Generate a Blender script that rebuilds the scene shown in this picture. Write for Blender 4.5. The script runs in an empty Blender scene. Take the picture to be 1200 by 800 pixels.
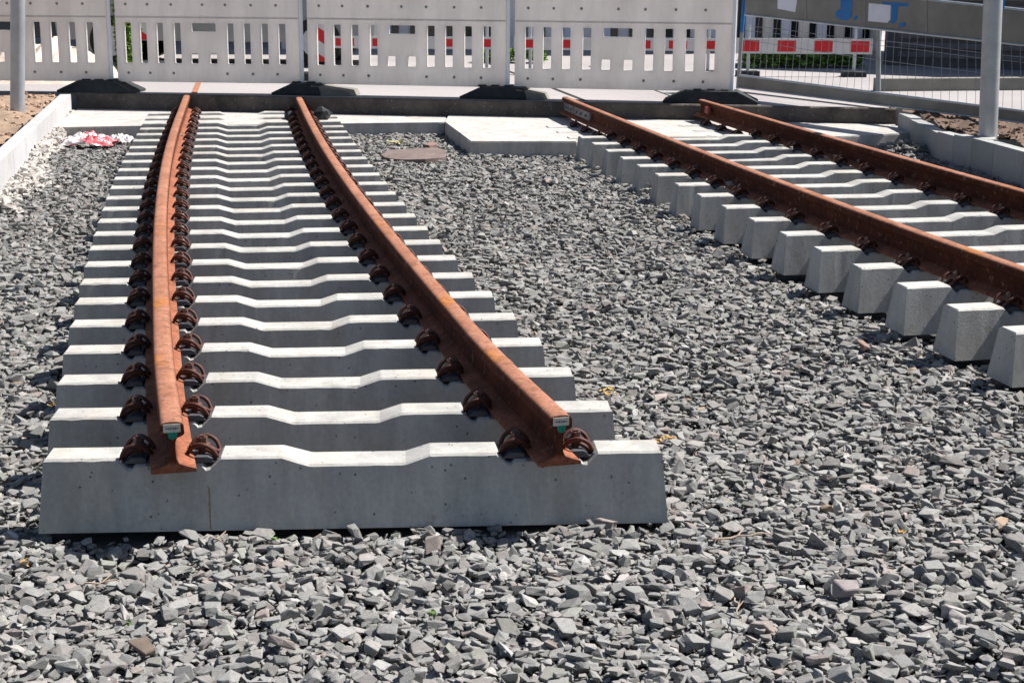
import bpy, bmesh, math, random
import numpy as np
from mathutils import Vector, Matrix, noise
random.seed(7); rng = np.random.default_rng(7)
scene = bpy.context.scene
C = scene.collection
R = math.radians

# ------------------------------------------------------------------ camera, sky, sun, exposure
S = 0.74                       # metres per survey unit
H1 = 0.288 * S                  # top of the left track's sleepers
CAM_Z = 1.873 * S + H1
PITCH, ROLL, FPX = 0.2407, 0.007, 1785.0
fwd = Vector((0, math.cos(PITCH), -math.sin(PITCH)))
up0 = Vector((0, math.sin(PITCH), math.cos(PITCH)))
rt0 = Vector((1, 0, 0))
rt = rt0 * math.cos(ROLL) + up0 * math.sin(ROLL)
upv = -rt0 * math.sin(ROLL) + up0 * math.cos(ROLL)
cam_d = bpy.data.cameras.new('camera'); cam = bpy.data.objects.new('camera', cam_d); C.objects.link(cam)
cam.matrix_world = Matrix(((rt.x, upv.x, -fwd.x, 0), (rt.y, upv.y, -fwd.y, 0), (rt.z, upv.z, -fwd.z, CAM_Z), (0, 0, 0, 1)))
cam_d.sensor_width = 36; cam_d.lens = FPX / 1200 * 36; cam_d.clip_end = 2000; cam_d.clip_start = 0.05
cam_d.dof.use_dof = True; cam_d.dof.focus_distance = 5.2; cam_d.dof.aperture_fstop = 18
scene.camera = cam

SUN = Vector((0.75, 0.27, 1.0)).normalized()
w = bpy.data.worlds.new('World'); scene.world = w; w.use_nodes = True
nt = w.node_tree; bg = nt.nodes['Background']
sky = nt.nodes.new('ShaderNodeTexSky'); sky.sky_type = 'NISHITA'; sky.sun_disc = False
sky.sun_elevation = math.asin(SUN.z); sky.sun_rotation = math.atan2(SUN.x, SUN.y)
nt.links.new(sky.outputs[0], bg.inputs[0]); bg.inputs[1].default_value = 0.05
sd = bpy.data.lights.new('sun', 'SUN'); sd.energy = 5.0; sd.angle = R(0.5); sd.color = (1, 0.955, 0.9)
sun = bpy.data.objects.new('sun', sd); C.objects.link(sun)
sun.rotation_euler = SUN.to_track_quat('Z', 'Y').to_euler()
scene.view_settings.view_transform = 'Standard'; scene.view_settings.look = 'None'
scene.view_settings.exposure = 1.1; scene.view_settings.gamma = 1

# ------------------------------------------------------------------ helpers
def ray(px, py):
    return rt * (px - 600) + upv * (400 - py) + fwd * FPX
def at(px, py, z=0.0):                        # survey point -> place on the level z
    d = ray(px, py); t = (z - CAM_Z) / d.z
    return Vector((d.x * t, d.y * t, z))
def on_wall(px, py, a, b):                    # survey point -> place on the upright plane through a, b
    d = ray(px, py); n = Vector((-(b - a).y, (b - a).x, 0))
    o = Vector((0, 0, CAM_Z)); t = n.dot(a - o) / n.dot(d)
    return o + d * t
def tag(o, label=None, cat=None, group=None, kind=None):
    for k, v in (('label', label), ('category', cat), ('group', group), ('kind', kind)):
        if v: o[k] = v
    return o
def link(name, me, m=None, parent=None):
    o = bpy.data.objects.new(name, me); C.objects.link(o)
    if m is not None and me is not None and not me.materials: me.materials.append(m)
    if parent is not None: o.parent = parent
    return o
def bmobj(name, bm, m=None, parent=None, smooth=False):
    bmesh.ops.recalc_face_normals(bm, faces=bm.faces)
    me = bpy.data.meshes.new(name); bm.to_mesh(me); bm.free()
    if smooth:
        me.polygons.foreach_set('use_smooth', [True] * len(me.polygons))
        me.set_sharp_from_angle(angle=R(38))
    return link(name, me, m, parent)
def empty(name, loc=(0, 0, 0), rz=0.0):
    o = bpy.data.objects.new(name, None); C.objects.link(o); o.location = loc; o.rotation_euler = (0, 0, rz); o.empty_display_size = 0.1
    return o
def box(bm, x0, x1, y0, y1, z0, z1, M=None):
    v = [bm.verts.new(p) for p in ((x0,y0,z0),(x1,y0,z0),(x1,y1,z0),(x0,y1,z0),(x0,y0,z1),(x1,y0,z1),(x1,y1,z1),(x0,y1,z1))]
    for f in ((0,3,2,1),(4,5,6,7),(0,1,5,4),(1,2,6,5),(2,3,7,6),(3,0,4,7)): bm.faces.new([v[i] for i in f])
    if M is not None: bmesh.ops.transform(bm, matrix=M, verts=v)
    return v
def bevel(bm, w=0.004, seg=2, ang=30):
    es = [e for e in bm.edges if len(e.link_faces) == 2 and e.calc_face_angle(0) > R(ang)]
    bmesh.ops.bevel(bm, geom=es, offset=w, segments=seg, affect='EDGES', profile=0.6)
def prism(bm, pts, z0, z1):
    a = [bm.verts.new((p[0], p[1], z0)) for p in pts]; b = [bm.verts.new((p[0], p[1], z1)) for p in pts]
    n = len(pts); bm.faces.new(a[::-1]); bm.faces.new(b)
    for i in range(n): bm.faces.new((a[i], a[(i+1) % n], b[(i+1) % n], b[i]))
def sweep(bm, pts, r, n=8, caps=True):
    pts = [Vector(p) for p in pts]; rings = []; nrm = None
    for i, p in enumerate(pts):
        t = (pts[min(i+1, len(pts)-1)] - pts[max(i-1, 0)]).normalized()
        if nrm is None:
            nrm = t.cross(Vector((0, 0, 1)) if abs(t.z) < 0.9 else Vector((1, 0, 0))).normalized()
        nrm = (nrm - t * nrm.dot(t)).normalized(); b = t.cross(nrm)
        rr = r[i] if isinstance(r, (list, tuple)) else r
        rings.append([bm.verts.new(p + (nrm * math.cos(k*2*math.pi/n) + b * math.sin(k*2*math.pi/n)) * rr) for k in range(n)])
    for a, b in zip(rings, rings[1:]):
        for k in range(n): bm.faces.new((a[k], a[(k+1) % n], b[(k+1) % n], b[k]))
    if caps: bm.faces.new(rings[0][::-1]); bm.faces.new(rings[-1])
def catmull(P, sub=4):
    P = [Vector(p) for p in P]; out = []
    Q = [P[0]*2-P[1]] + P + [P[-1]*2-P[-2]]
    for i in range(1, len(Q)-2):
        for k in range(sub):
            t = k/sub; a, b, c, d = Q[i-1], Q[i], Q[i+1], Q[i+2]
            out.append(0.5*((2*b)+(c-a)*t+(2*a-5*b+4*c-d)*t*t+(3*b-a-3*c+d)*t**3))
    return out + [P[-1]]
def sstep(a, b, x):
    t = np.clip((x-a)/(b-a), 0, 1); return t*t*(3-2*t)

# ------------------------------------------------------------------ materials
class Mat:
    def __init__(s, name, rough=0.8, metallic=0.0, spec=0.3):
        s.m = bpy.data.materials.new(name); s.m.use_nodes = True; s.t = s.m.node_tree
        s.b = s.t.nodes['Principled BSDF']; s.b.inputs['Roughness'].default_value = rough
        s.b.inputs['Metallic'].default_value = metallic; s.b.inputs['Specular IOR Level'].default_value = spec
        s.co = s.t.nodes.new('ShaderNodeTexCoord'); s.coord = s.co.outputs['Object']
    def n(s, typ, **k):
        o = s.t.nodes.new(typ)
        for a, v in k.items(): setattr(o, a, v)
        return o
    def noise(s, scale, detail=4, rough=0.55, vec=None, stretch=None):
        o = s.n('ShaderNodeTexNoise'); o.inputs['Scale'].default_value = scale; o.inputs['Detail'].default_value = detail
        o.inputs['Roughness'].default_value = rough; v = vec or s.coord
        if stretch:
            mp = s.n('ShaderNodeMapping'); mp.inputs['Scale'].default_value = stretch; s.t.links.new(v, mp.inputs[0]); v = mp.outputs[0]
        s.t.links.new(v, o.inputs['Vector']); return o.outputs['Fac']
    def voro(s, scale, out='Distance', feature='F1'):
        o = s.n('ShaderNodeTexVoronoi'); o.feature = feature; o.inputs['Scale'].default_value = scale
        s.t.links.new(s.coord, o.inputs['Vector']); return o.outputs[out]
    def ramp(s, fac, stops):
        o = s.n('ShaderNodeValToRGB'); e = o.color_ramp.elements
        while len(e) < len(stops): e.new(0.5)
        for i, (p, c) in enumerate(stops):
            e[i].position = p; e[i].color = (*c, 1) if not isinstance(c, (int, float)) else (c, c, c, 1)
        s.t.links.new(fac, o.inputs[0]); return o.outputs[0]
    def mix(s, fac, a, b, mode='MIX'):
        o = s.n('ShaderNodeMix', data_type='RGBA', blend_type=mode)
        for sock, v in ((o.inputs[0], fac), (o.inputs[6], a), (o.inputs[7], b)):
            if isinstance(v, (int, float)): sock.default_value = v
            elif isinstance(v, tuple): sock.default_value = (*v, 1)
            else: s.t.links.new(v, sock)
        return o.outputs[2]
    def color(s, c):
        if isinstance(c, tuple): s.b.inputs['Base Color'].default_value = (*c, 1)
        else: s.t.links.new(c, s.b.inputs['Base Color'])
        return s
    def bump(s, fac, strength=0.3, dist=0.01):
        o = s.n('ShaderNodeBump'); o.inputs['Strength'].default_value = strength; o.inputs['Distance'].default_value = dist
        s.t.links.new(fac, o.inputs['Height']); s.t.links.new(o.outputs[0], s.b.inputs['Normal']); return s

def concrete(name, a, b, pore=0.02, rnd=0.12, bump=0.25, streak=True):
    M = Mat(name, 0.9, 0.0, 0.2)
    oi = M.n('ShaderNodeObjectInfo'); ml = M.n('ShaderNodeMath', operation='MULTIPLY'); ml.inputs[1].default_value = 37.0
    M.t.links.new(oi.outputs['Random'], ml.inputs[0]); va = M.n('ShaderNodeVectorMath', operation='ADD')
    M.t.links.new(M.coord, va.inputs[0]); M.t.links.new(ml.outputs[0], va.inputs[1]); M.coord = va.outputs[0]
    base = M.ramp(M.noise(5, 6, 0.65), [(0.25, a), (0.75, b)])
    fine = M.ramp(M.noise(70, 3), [(0.3, 0.86), (0.7, 1.0)])
    c = M.mix(1.0, base, fine, 'MULTIPLY')
    if streak:
        st = M.ramp(M.noise(3.5, 4, 0.7, stretch=(2.2, 2.2, 0.35)), [(0.40, 0.62), (0.60, 1.0)])
        c = M.mix(0.55, c, st, 'MULTIPLY')
    p = M.ramp(M.voro(30), [(pore, 0.28), (pore + 0.05, 1.0)])
    msk = M.ramp(M.noise(9, 2), [(0.44, 0.0), (0.5, 1.0)])
    c = M.mix(msk, c, M.mix(1.0, c, p, 'MULTIPLY'))
    wm = M.ramp(M.noise(1.6, 4, 0.6, stretch=(2.5, 2.5, 0.5)), [(0.5, 0.0), (0.72, 0.55)])
    c = M.mix(wm, c, M.mix(1.0, c, (1.0, 0.90, 0.78), 'MULTIPLY'))
    sp_ = M.ramp(M.noise(4.2, 6, 0.75), [(0.60, 0.0), (0.70, 0.5)])
    c = M.mix(sp_, c, M.mix(1.0, c, (0.60, 0.55, 0.48), 'MULTIPLY'))
    inf = M.n('ShaderNodeObjectInfo')
    rv = M.ramp(inf.outputs['Random'], [(0, 1 - rnd), (1, 1.0)])
    c = M.mix(1.0, c, rv, 'MULTIPLY')
    M.color(c); M.bump(M.noise(120, 4), bump, 0.003); return M.m
M_sleeper = concrete('sleeper concrete', (0.40, 0.392, 0.372), (0.475, 0.467, 0.445), 0.085)
M_slab = concrete('slab concrete', (0.42, 0.40, 0.38), (0.50, 0.485, 0.465), 0.01)
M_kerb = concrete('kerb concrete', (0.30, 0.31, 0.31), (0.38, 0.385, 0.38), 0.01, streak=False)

def dark_edge():
    M = Mat('old road edge', 0.95)
    b = M.ramp(M.noise(4, 6, 0.7), [(0.3, (0.045, 0.040, 0.037)), (0.7, (0.135, 0.115, 0.10))])
    s = M.ramp(M.voro(28, 'Distance'), [(0.10, (0.22, 0.19, 0.16)), (0.2, (0.0, 0.0, 0.0))])
    k = M.ramp(M.noise(15, 2), [(0.48, 0.0), (0.55, 0.8)])
    c = M.mix(k, b, M.mix(1.0, b, s, 'ADD')); M.color(c); M.bump(M.noise(40, 5), 0.8, 0.01); return M.m
M_edge = dark_edge()
def road():
    M = Mat('pale asphalt', 0.88)
    b = M.ramp(M.noise(0.6, 6, 0.6), [(0.3, (0.26, 0.243, 0.245)), (0.7, (0.33, 0.31, 0.308))])
    f = M.ramp(M.noise(160, 2), [(0.3, 0.85), (0.7, 1.0)])
    M.color(M.mix(1.0, b, f, 'MULTIPLY')); M.bump(M.noise(150, 3), 0.3, 0.004); return M.m
M_road = road()
def simple(name, c, c2=None, rough=0.7, metallic=0.0, scale=8, bump=0.0, spec=0.3):
    M = Mat(name, rough, metallic, spec); c2 = c2 or tuple(v * 0.8 for v in c)
    M.color(M.ramp(M.noise(scale, 5, 0.6), [(0.3, c2), (0.7, c)]))
    if bump: M.bump(M.noise(scale * 12, 4), bump, 0.004)
    return M.m
def rust(name, hi, lo, spot, rough=0.85):
    M = Mat(name, rough, 0.0, 0.25)
    a = M.ramp(M.noise(3.5, 6, 0.7), [(0.25, lo), (0.7, hi)])
    b = M.ramp(M.noise(45, 4, 0.7), [(0.35, 0.62), (0.68, 1.0)])
    c = M.mix(1.0, a, b, 'MULTIPLY')
    k = M.ramp(M.noise(2.3, 3, 0.5), [(0.56, 0.0), (0.66, 0.75)])
    c = M.mix(k, c, spot)
    M.color(c); M.bump(M.noise(90, 5, 0.7), 0.45, 0.003); return M.m
def rail_mat():
    M = Mat('rusty rail steel', 0.88, 0.0, 0.15)
    a = M.ramp(M.noise(4, 6, 0.7), [(0.28, (0.058, 0.016, 0.009)), (0.72, (0.125, 0.036, 0.018))])  # web and head sides: rust darkened in colour to carry their shade
    g = M.n('ShaderNodeNewGeometry'); sx = M.n('ShaderNodeSeparateXYZ'); M.t.links.new(M.coord, sx.inputs[0])
    # run-in table of the head: thinner, paler rust (head top only, by height within the rail)
    hh = M.n('ShaderNodeMapRange'); hh.inputs[1].default_value = 0.138; hh.inputs[2].default_value = 0.150
    M.t.links.new(sx.outputs[2], hh.inputs[0])
    top = M.ramp(M.noise(6, 5, 0.6, stretch=(1, 0.5, 1)), [(0.3, (0.27, 0.112, 0.066)), (0.7, (0.38, 0.18, 0.115))])
    patch = M.ramp(M.noise(1.9, 2, 0.5), [(0.60, 0.0), (0.66, 0.8)])
    top = M.mix(patch, top, (0.42, 0.155, 0.035))
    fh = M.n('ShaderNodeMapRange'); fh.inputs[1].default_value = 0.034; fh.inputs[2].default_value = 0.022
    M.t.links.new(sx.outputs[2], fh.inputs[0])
    foot = M.ramp(M.noise(7, 5, 0.6), [(0.3, (0.22, 0.075, 0.042)), (0.7, (0.33, 0.125, 0.07))])  # loose orange rust, brightened further to stand in for sun on the flange
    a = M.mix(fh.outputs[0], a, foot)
    c = M.mix(hh.outputs[0], a, top)
    b = M.ramp(M.noise(60, 4, 0.7), [(0.35, 0.68), (0.66, 1.0)])
    c = M.mix(1.0, c, b, 'MULTIPLY')
    fl = M.ramp(M.noise(17, 6, 0.75), [(0.36, 0.55), (0.52, 1.0)])
    c = M.mix(0.8, c, fl, 'MULTIPLY')
    wt = M.ramp(M.noise(26, 3, 0.6, stretch=(1, 1.4, 1)), [(0.60, 0.0), (0.72, 0.35)])
    c = M.mix(wt, c, (0.44, 0.30, 0.22))
    M.color(c); M.bump(M.noise(80, 5, 0.7), 0.5, 0.003); return M.m
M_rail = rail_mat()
M_clip = rust('rusty clip steel', (0.12, 0.038, 0.024), (0.05, 0.018, 0.014), (0.20, 0.075, 0.04), 0.6)
M_bolt = rust('bolt steel', (0.16, 0.08, 0.06), (0.07, 0.035, 0.028), (0.24, 0.16, 0.12), 0.5)
M_plate = simple('dark plastic guide plate', (0.07, 0.075, 0.085), (0.04, 0.04, 0.05), 0.5, scale=20)
M_rubber = simple('recycled rubber', (0.030, 0.034, 0.036), (0.014, 0.016, 0.018), 0.75, scale=14, bump=0.4)
M_foot2 = simple('grey recycled foot', (0.20, 0.19, 0.17), (0.13, 0.125, 0.11), 0.85, scale=10, bump=0.3)
M_galv = simple('galvanised steel', (0.46, 0.48, 0.50), (0.33, 0.35, 0.37), 0.45, 0.55, scale=6, spec=0.5)
M_mesh = simple('wire mesh steel', (0.30, 0.32, 0.33), (0.20, 0.21, 0.22), 0.5, 0.4)
M_board = simple('weathered grey board', (0.235, 0.225, 0.20), (0.15, 0.145, 0.13), 0.8, scale=3, bump=0.15)
M_blue = simple('blue paint', (0.015, 0.16, 0.42), (0.012, 0.11, 0.32), 0.5)
M_white = simple('white sticker', (0.68, 0.68, 0.74), (0.60, 0.60, 0.66), 0.6)
M_red = simple('signal red', (0.55, 0.02, 0.025), (0.45, 0.015, 0.02), 0.5)
M_whitep = simple('white board paint', (0.55, 0.55, 0.54), (0.45, 0.45, 0.44), 0.5)
M_green = simple('green paint', (0.0, 0.22, 0.15), (0.0, 0.13, 0.09), 0.5, scale=60)
M_dark = simple('dark glass', (0.018, 0.022, 0.025), (0.012, 0.014, 0.016), 0.12, spec=0.6)
M_leaf = simple('leaf green', (0.16, 0.28, 0.045), (0.06, 0.13, 0.02), 0.6, scale=3)
M_dry = simple('dry leaf', (0.48, 0.33, 0.12), (0.32, 0.18, 0.06), 0.8, scale=30)
M_twig = simple('pale twig', (0.42, 0.33, 0.25), (0.28, 0.2, 0.14), 0.9, scale=20)
M_facade = simple('cream facade', (0.80, 0.76, 0.73), (0.74, 0.70, 0.67), 0.9, scale=2, bump=0.1)
M_panel2 = simple('pale blue facade panel', (0.66, 0.70, 0.80), (0.60, 0.64, 0.74), 0.6)
M_carp = simple('dark car paint', (0.03, 0.035, 0.05), (0.025, 0.03, 0.04), 0.25, 0.3, spec=0.6)
M_tyre = simple('tyre', (0.02, 0.02, 0.02), (0.012, 0.012, 0.012), 0.85)

def plastic():
    M = Mat('white barrier plastic', 0.55, 0.0, 0.35)
    c = M.ramp(M.noise(1.3, 5, 0.6), [(0.3, (0.72, 0.695, 0.68)), (0.7, (0.82, 0.80, 0.785))])
    g = M.ramp(M.noise(5, 5, 0.75, stretch=(1, 1, 0.25)), [(0.4, 0.86), (0.6, 1.0)])
    c = M.mix(0.7, c, g, 'MULTIPLY'); M.color(c)
    tr = M.n('ShaderNodeBsdfTranslucent'); M.t.links.new(c, tr.inputs[0])
    mx = M.n('ShaderNodeMixShader'); mx.inputs[0].default_value = 0.48
    M.t.links.new(M.b.outputs[0], mx.inputs[1]); M.t.links.new(tr.outputs[0], mx.inputs[2])
    M.t.links.new(mx.outputs[0], M.t.nodes['Material Output'].inputs[0]); return M.m
M_plastic = plastic()

def stone_mat(name, bumps=0.5):
    M = Mat(name, 0.88, 0.0, 0.3)
    a = M.n('ShaderNodeAttribute'); a.attribute_name = 'tint'
    f = M.ramp(M.noise(90, 5, 0.7), [(0.3, 0.72), (0.7, 1.08)])
    M.color(M.mix(1.0, a.outputs['Color'], f, 'MULTIPLY')); M.bump(M.noise(160, 5, 0.7), bumps, 0.002); return M.m
M_stone = stone_mat('crushed basalt'); M_clod = stone_mat('earth clods')
M_bed = simple('shade-dark gravel bed', (0.085, 0.082, 0.078), (0.045, 0.043, 0.041), 0.95, scale=30, bump=0.8)  # darkened in colour so the gaps between stones look deep and shaded
M_soil = simple('dry earth', (0.30, 0.215, 0.155), (0.19, 0.13, 0.09), 0.95, scale=9, bump=0.8)

# ------------------------------------------------------------------ layout from the survey
LP = [(56,524),(65,477.5),(71,438.8),(79,403.7),(86,374.5),(92.5,348.7),(98.7,326),(103,305.5),(108,287.5),(114,270),(119,255.5),(123,242),(126.7,229.5),(131.2,218.2),(135.3,207),(139.5,197.2),(144,188),(148.8,179),(152.2,171),(156,163.2),(159.4,156.3),(162.7,149.7)]
RP = [(762.5,512.5),(710,467.5),(671,429.5),(635,395.7),(602,366),(575,340.7),(554,318),(532,297.5),(515,280),(497,263),(484,250),(472,236.5),(462.2,224.5),(451.7,212.5),(443.5,201.7),(435,193),(427.7,183.7),(422,175),(416.8,167.2),(411.7,159.7),(407.5,153.3),(403,146.7)]
SL, TW, BW = 2.4 * S, 0.117, 0.186      # sleeper length, top and bottom width
A = np.array([at(*p, H1)[:2] for p in LP]); B = np.array([at(*p, H1)[:2] for p in RP])
idx = np.arange(22)
cxy = (A + B) / 2; ang = np.arctan2((B - A)[:, 1], (B - A)[:, 0])
pc = [np.polyfit(idx, cxy[:, k], 4) for k in (0, 1)]; pa = np.polyfit(idx, ang, 2)
track1 = []
for i in range(25):
    j = min(i, 21) ; x = np.polyval(pc[0], j); y = np.polyval(pc[1], j); a = np.polyval(pa, j)
    if i > 21:
        dx = np.polyval(pc[0], 21) - np.polyval(pc[0], 20); dy = np.polyval(pc[1], 21) - np.polyval(pc[1], 20)
        x += dx * (i - 21) * 1.0; y += dy * (i - 21)
    if i < 4: x += 0.75 * (cxy[i, 0] - x); y += 0.75 * (cxy[i, 1] - y)
    if i < 2: x += (0.013 if i == 0 else 0.005) * math.cos(a)
    # survey line is the back top edge: step half a width towards the viewer
    x += math.sin(a) * TW / 2; y -= math.cos(a) * TW / 2
    track1.append((x, y, a))
ZT2 = H1 + 0.05; SH2 = 0.205
P2 = [(678,159.5),(692.2,167),(708,174.8),(724.8,183.5),(745.2,192.8),(765.8,202.7),(789.6,214.1),(815.2,226.2),(844.5,239.8),(876,255.2),(912,270.8),(952,289),(996.2,308.8),(1048,330.8),(1106.2,355.5),(1172,382.5)]
A2 = np.array([at(*p, ZT2)[:2] for p in P2]); i2 = np.arange(16)
q = [np.polyfit(i2, A2[:, k], 3) for k in (0, 1)]; dq = [np.polyder(v) for v in q]
track2 = []
for i in range(-3, 17):
    j = min(max(i, 0), 15); x, y = np.polyval(q[0], j), np.polyval(q[1], j)
    dx, dy = np.polyval(dq[0], j), np.polyval(dq[1], j)
    x += dx * (i - j); y += dy * (i - j)
    a = math.atan2(dy, dx) + math.pi / 2 - R(0.5)
    x += math.cos(a) * SL / 2 + math.sin(a) * TW / 2; y += math.sin(a) * SL / 2 - math.cos(a) * TW / 2
    track2.append((x, y, a))
track2c = [(x + math.cos(a) * 0.095 * S, y + math.sin(a) * 0.095 * S, a) for x, y, a in track2]
ZR = 0.345                    # road level beyond the dark edge
ZS = H1 - 0.022               # top of the concrete infill
kp = np.array([at(*p, ZR)[:2] for p in ((85,109.5),(300,112),(600,117),(800,122),(1050,128))])
kf = np.polyfit(kp[:, 0], kp[:, 1], 1)
def kerb_y(x): return kf[0] * x + kf[1]
print('kerb line', kf, 'track1 far', track1[-1], 'track2 far', track2[0])

PITS = [(at(150, 648, 0).x, at(150, 648, 0).y, 0.045, 0.10), (at(600, 634, 0).x, at(600, 634, 0).y, 0.04, 0.11), (at(36, 610, 0).x, at(36, 610, 0).y, 0.03, 0.10)]
def ground_z(x, y):
    x = np.asarray(x, float); y = np.asarray(y, float)
    g = 0.085 * sstep(5.5, 12.0, y) + 0.035 * sstep(0.9, 2.0, x) * (1 - 0.6 * sstep(5.5, 11.5, y)) 
    g = g + 0.012 * np.sin(x * 2.3 + 1.1 * np.sin(y * 1.7)) * np.sin(y * 1.9 + 0.7) + 0.006 * np.sin(x * 7.1 + y * 3.3)
    for (ax, ay, dep, rad) in PITS: g = g - dep * np.exp(-((x - ax) ** 2 + (y - ay) ** 2) / rad ** 2)
    return g - 0.012

# ------------------------------------------------------------------ ground sheets
bm = bmesh.new(); gx = np.linspace(-6.5, 6.8, 180); gy = np.linspace(0.5, 15.0, 210)
vs = [[bm.verts.new((x, y, float(ground_z(x, y)) - 0.018)) for x in gx] for y in gy]
for r0, r1 in zip(vs, vs[1:]):
    for k in range(len(gx) - 1): bm.faces.new((r0[k], r0[k+1], r1[k+1], r1[k]))
tag(bmobj('gravel_bed', bm, M_bed), kind='structure')
bm = bmesh.new(); box(bm, -400, 400, -100, 900, -0.5, -0.06)
tag(bmobj('ground', bm, M_bed), kind='structure')
# road beyond the dark edge, a real slab with its cut face separate
bm = bmesh.new()
prism(bm, [(-300, kerb_y(-300) if False else kerb_y(-8) ), (-8, kerb_y(-8)), (8, kerb_y(8)), (300, kerb_y(8)), (300, 600), (-300, 600)][1:3] + [(300, kerb_y(8)), (300, 600), (-300, 600), (-300, kerb_y(-8))], -0.05, ZR)
tag(bmobj('road', bm, M_road), kind='structure')
def edge_beam(x0, x1, y_off, th, z0, z1, name, m, wob=0.006):
    bm = bmesh.new(); n = 90; prof = [(0, z0), (0.004, z1 - 0.012), (0.014, z1), (th, z1), (th, z0)]
    rings = []
    for i in range(n + 1):
        x = x0 + (x1 - x0) * i / n; y = kerb_y(x) - y_off
        rings.append([bm.verts.new((x, y + p[0] + (wob * noise.noise(Vector((x * 5, k, 0))) if k in (0, 1, 2) else 0), p[1] + (wob * 0.6 * noise.noise(Vector((x * 7, 3 + k, 0))) if k in (1, 2) else 0))) for k, p in enumerate(prof)])
    for a, b in zip(rings, rings[1:]):
        for k in range(5): bm.faces.new((a[k], a[(k+1) % 5], b[(k+1) % 5], b[k]))
    bm.faces.new(rings[0]); bm.faces.new(rings[-1][::-1])
    return bmobj(name, bm, m)
xk0 = at(83, 111, ZR).x; xk1 = at(1056, 130, ZR).x
o = edge_beam(xk0, xk1, 0.075, 0.073, 0.0, ZR + 0.004, 'road_edge', M_edge); tag(o, kind='structure')

# concrete infill slab round the far sleepers
ZS2 = ZS + 0.012
xj = at(521, 142.6, ZS2).x
sp1 = [at(60,149.5,ZS), at(165,147.5,ZS), at(402,144.7,ZS), at(514,143.4,ZS)]
poly1 = [(p.x, p.y) for p in sp1] + [(xj - 0.004, at(516,143.2,ZS).y), (xj - 0.004, kerb_y(xj) - 0.077), (xk0 + 0.002, kerb_y(xk0) - 0.077)]
sp2 = [at(522,142.6,ZS2), at(551,165.5,ZS2), at(676,165.7,ZS2), at(679.5,160,ZS2), at(800,160.5,ZS2), at(985,160,ZS2), at(1068,156,ZS2)]
poly2 = [(xj + 0.004, sp2[0].y)] + [(p.x, p.y) for p in sp2[1:]] + [(xk1, kerb_y(xk1) - 0.077), (xj + 0.004, kerb_y(xj) - 0.077)]
poly = poly1[:4] + [(p.x, p.y) for p in sp2] + [(xk1, kerb_y(xk1)), (xk0, kerb_y(xk0))]
for pl, zz in ((poly1, ZS), (poly2, ZS2)):
    bm = bmesh.new(); prism(bm, pl, -0.04, zz)
    ed = [e for e in bm.edges if all(abs(v.co.z - zz) < 1e-5 for v in e.verts)]
    bmesh.ops.bevel(bm, geom=ed, offset=0.009, segments=2, affect='EDGES')
    tag(bmobj('concrete_slab', bm, M_slab), kind='structure')

# ------------------------------------------------------------------ kerbs at the sides
def kerb_run(pts, width, ztop, zbot, name, m, label, step=0, gap=0.006, cat='kerb', tops=None):
    root = empty(name, (pts[0][0], pts[0][1], zbot)); tag(root, label, cat)
    ln = 0; P = [Vector((p[0], p[1], 0)) for p in pts]
    for i in range(len(P) - 1):
        a, b = P[i], P[i+1]; d = (b - a).normalized(); n = Vector((-d.y, d.x, 0)) * width
        a2, b2 = a + d * gap / 2, b - d * gap / 2
        zt = (tops[i] if tops else ztop)
        bm = bmesh.new(); prism(bm, [a2, b2, b2 + n, a2 + n], zbot, zt); bevel(bm, 0.007, 2)
        ob = bmobj('kerb_stone', bm, m, root); ob.matrix_parent_inverse = Matrix.Translation(-root.location)
    return root
# left: from the dark edge towards the viewer; its lit face looks right
lf, ln_ = at(83, 111, ZR), at(-2, 192, ZR)
lpts = []
d = (ln_ - lf); nseg = 7
for i in range(nseg + 3): p = lf + d * (i / nseg); lpts.append((p.x - 0.0, p.y))
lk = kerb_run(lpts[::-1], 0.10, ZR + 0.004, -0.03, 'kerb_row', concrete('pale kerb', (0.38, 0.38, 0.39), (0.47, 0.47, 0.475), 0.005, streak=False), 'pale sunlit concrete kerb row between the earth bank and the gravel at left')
rp = [(1053,132.5),(1067,138.5),(1083,145.5),(1099,152.5),(1118,157.5),(1140,162),(1165,168.5),(1200,178),(1250,194),(1320,217),(1420,250)]
ZK = 0.335
rpts = [at(*p, ZK) for p in rp]
rk = kerb_run([(p.x, p.y) for p in rpts], 0.10, ZK, -0.03, 'kerb_row', M_kerb, 'grey curving concrete kerb row behind the right track with its side in shade', tops=[ZK, ZK-0.012, ZK-0.022, ZK-0.012]+[ZK]*8)

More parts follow.
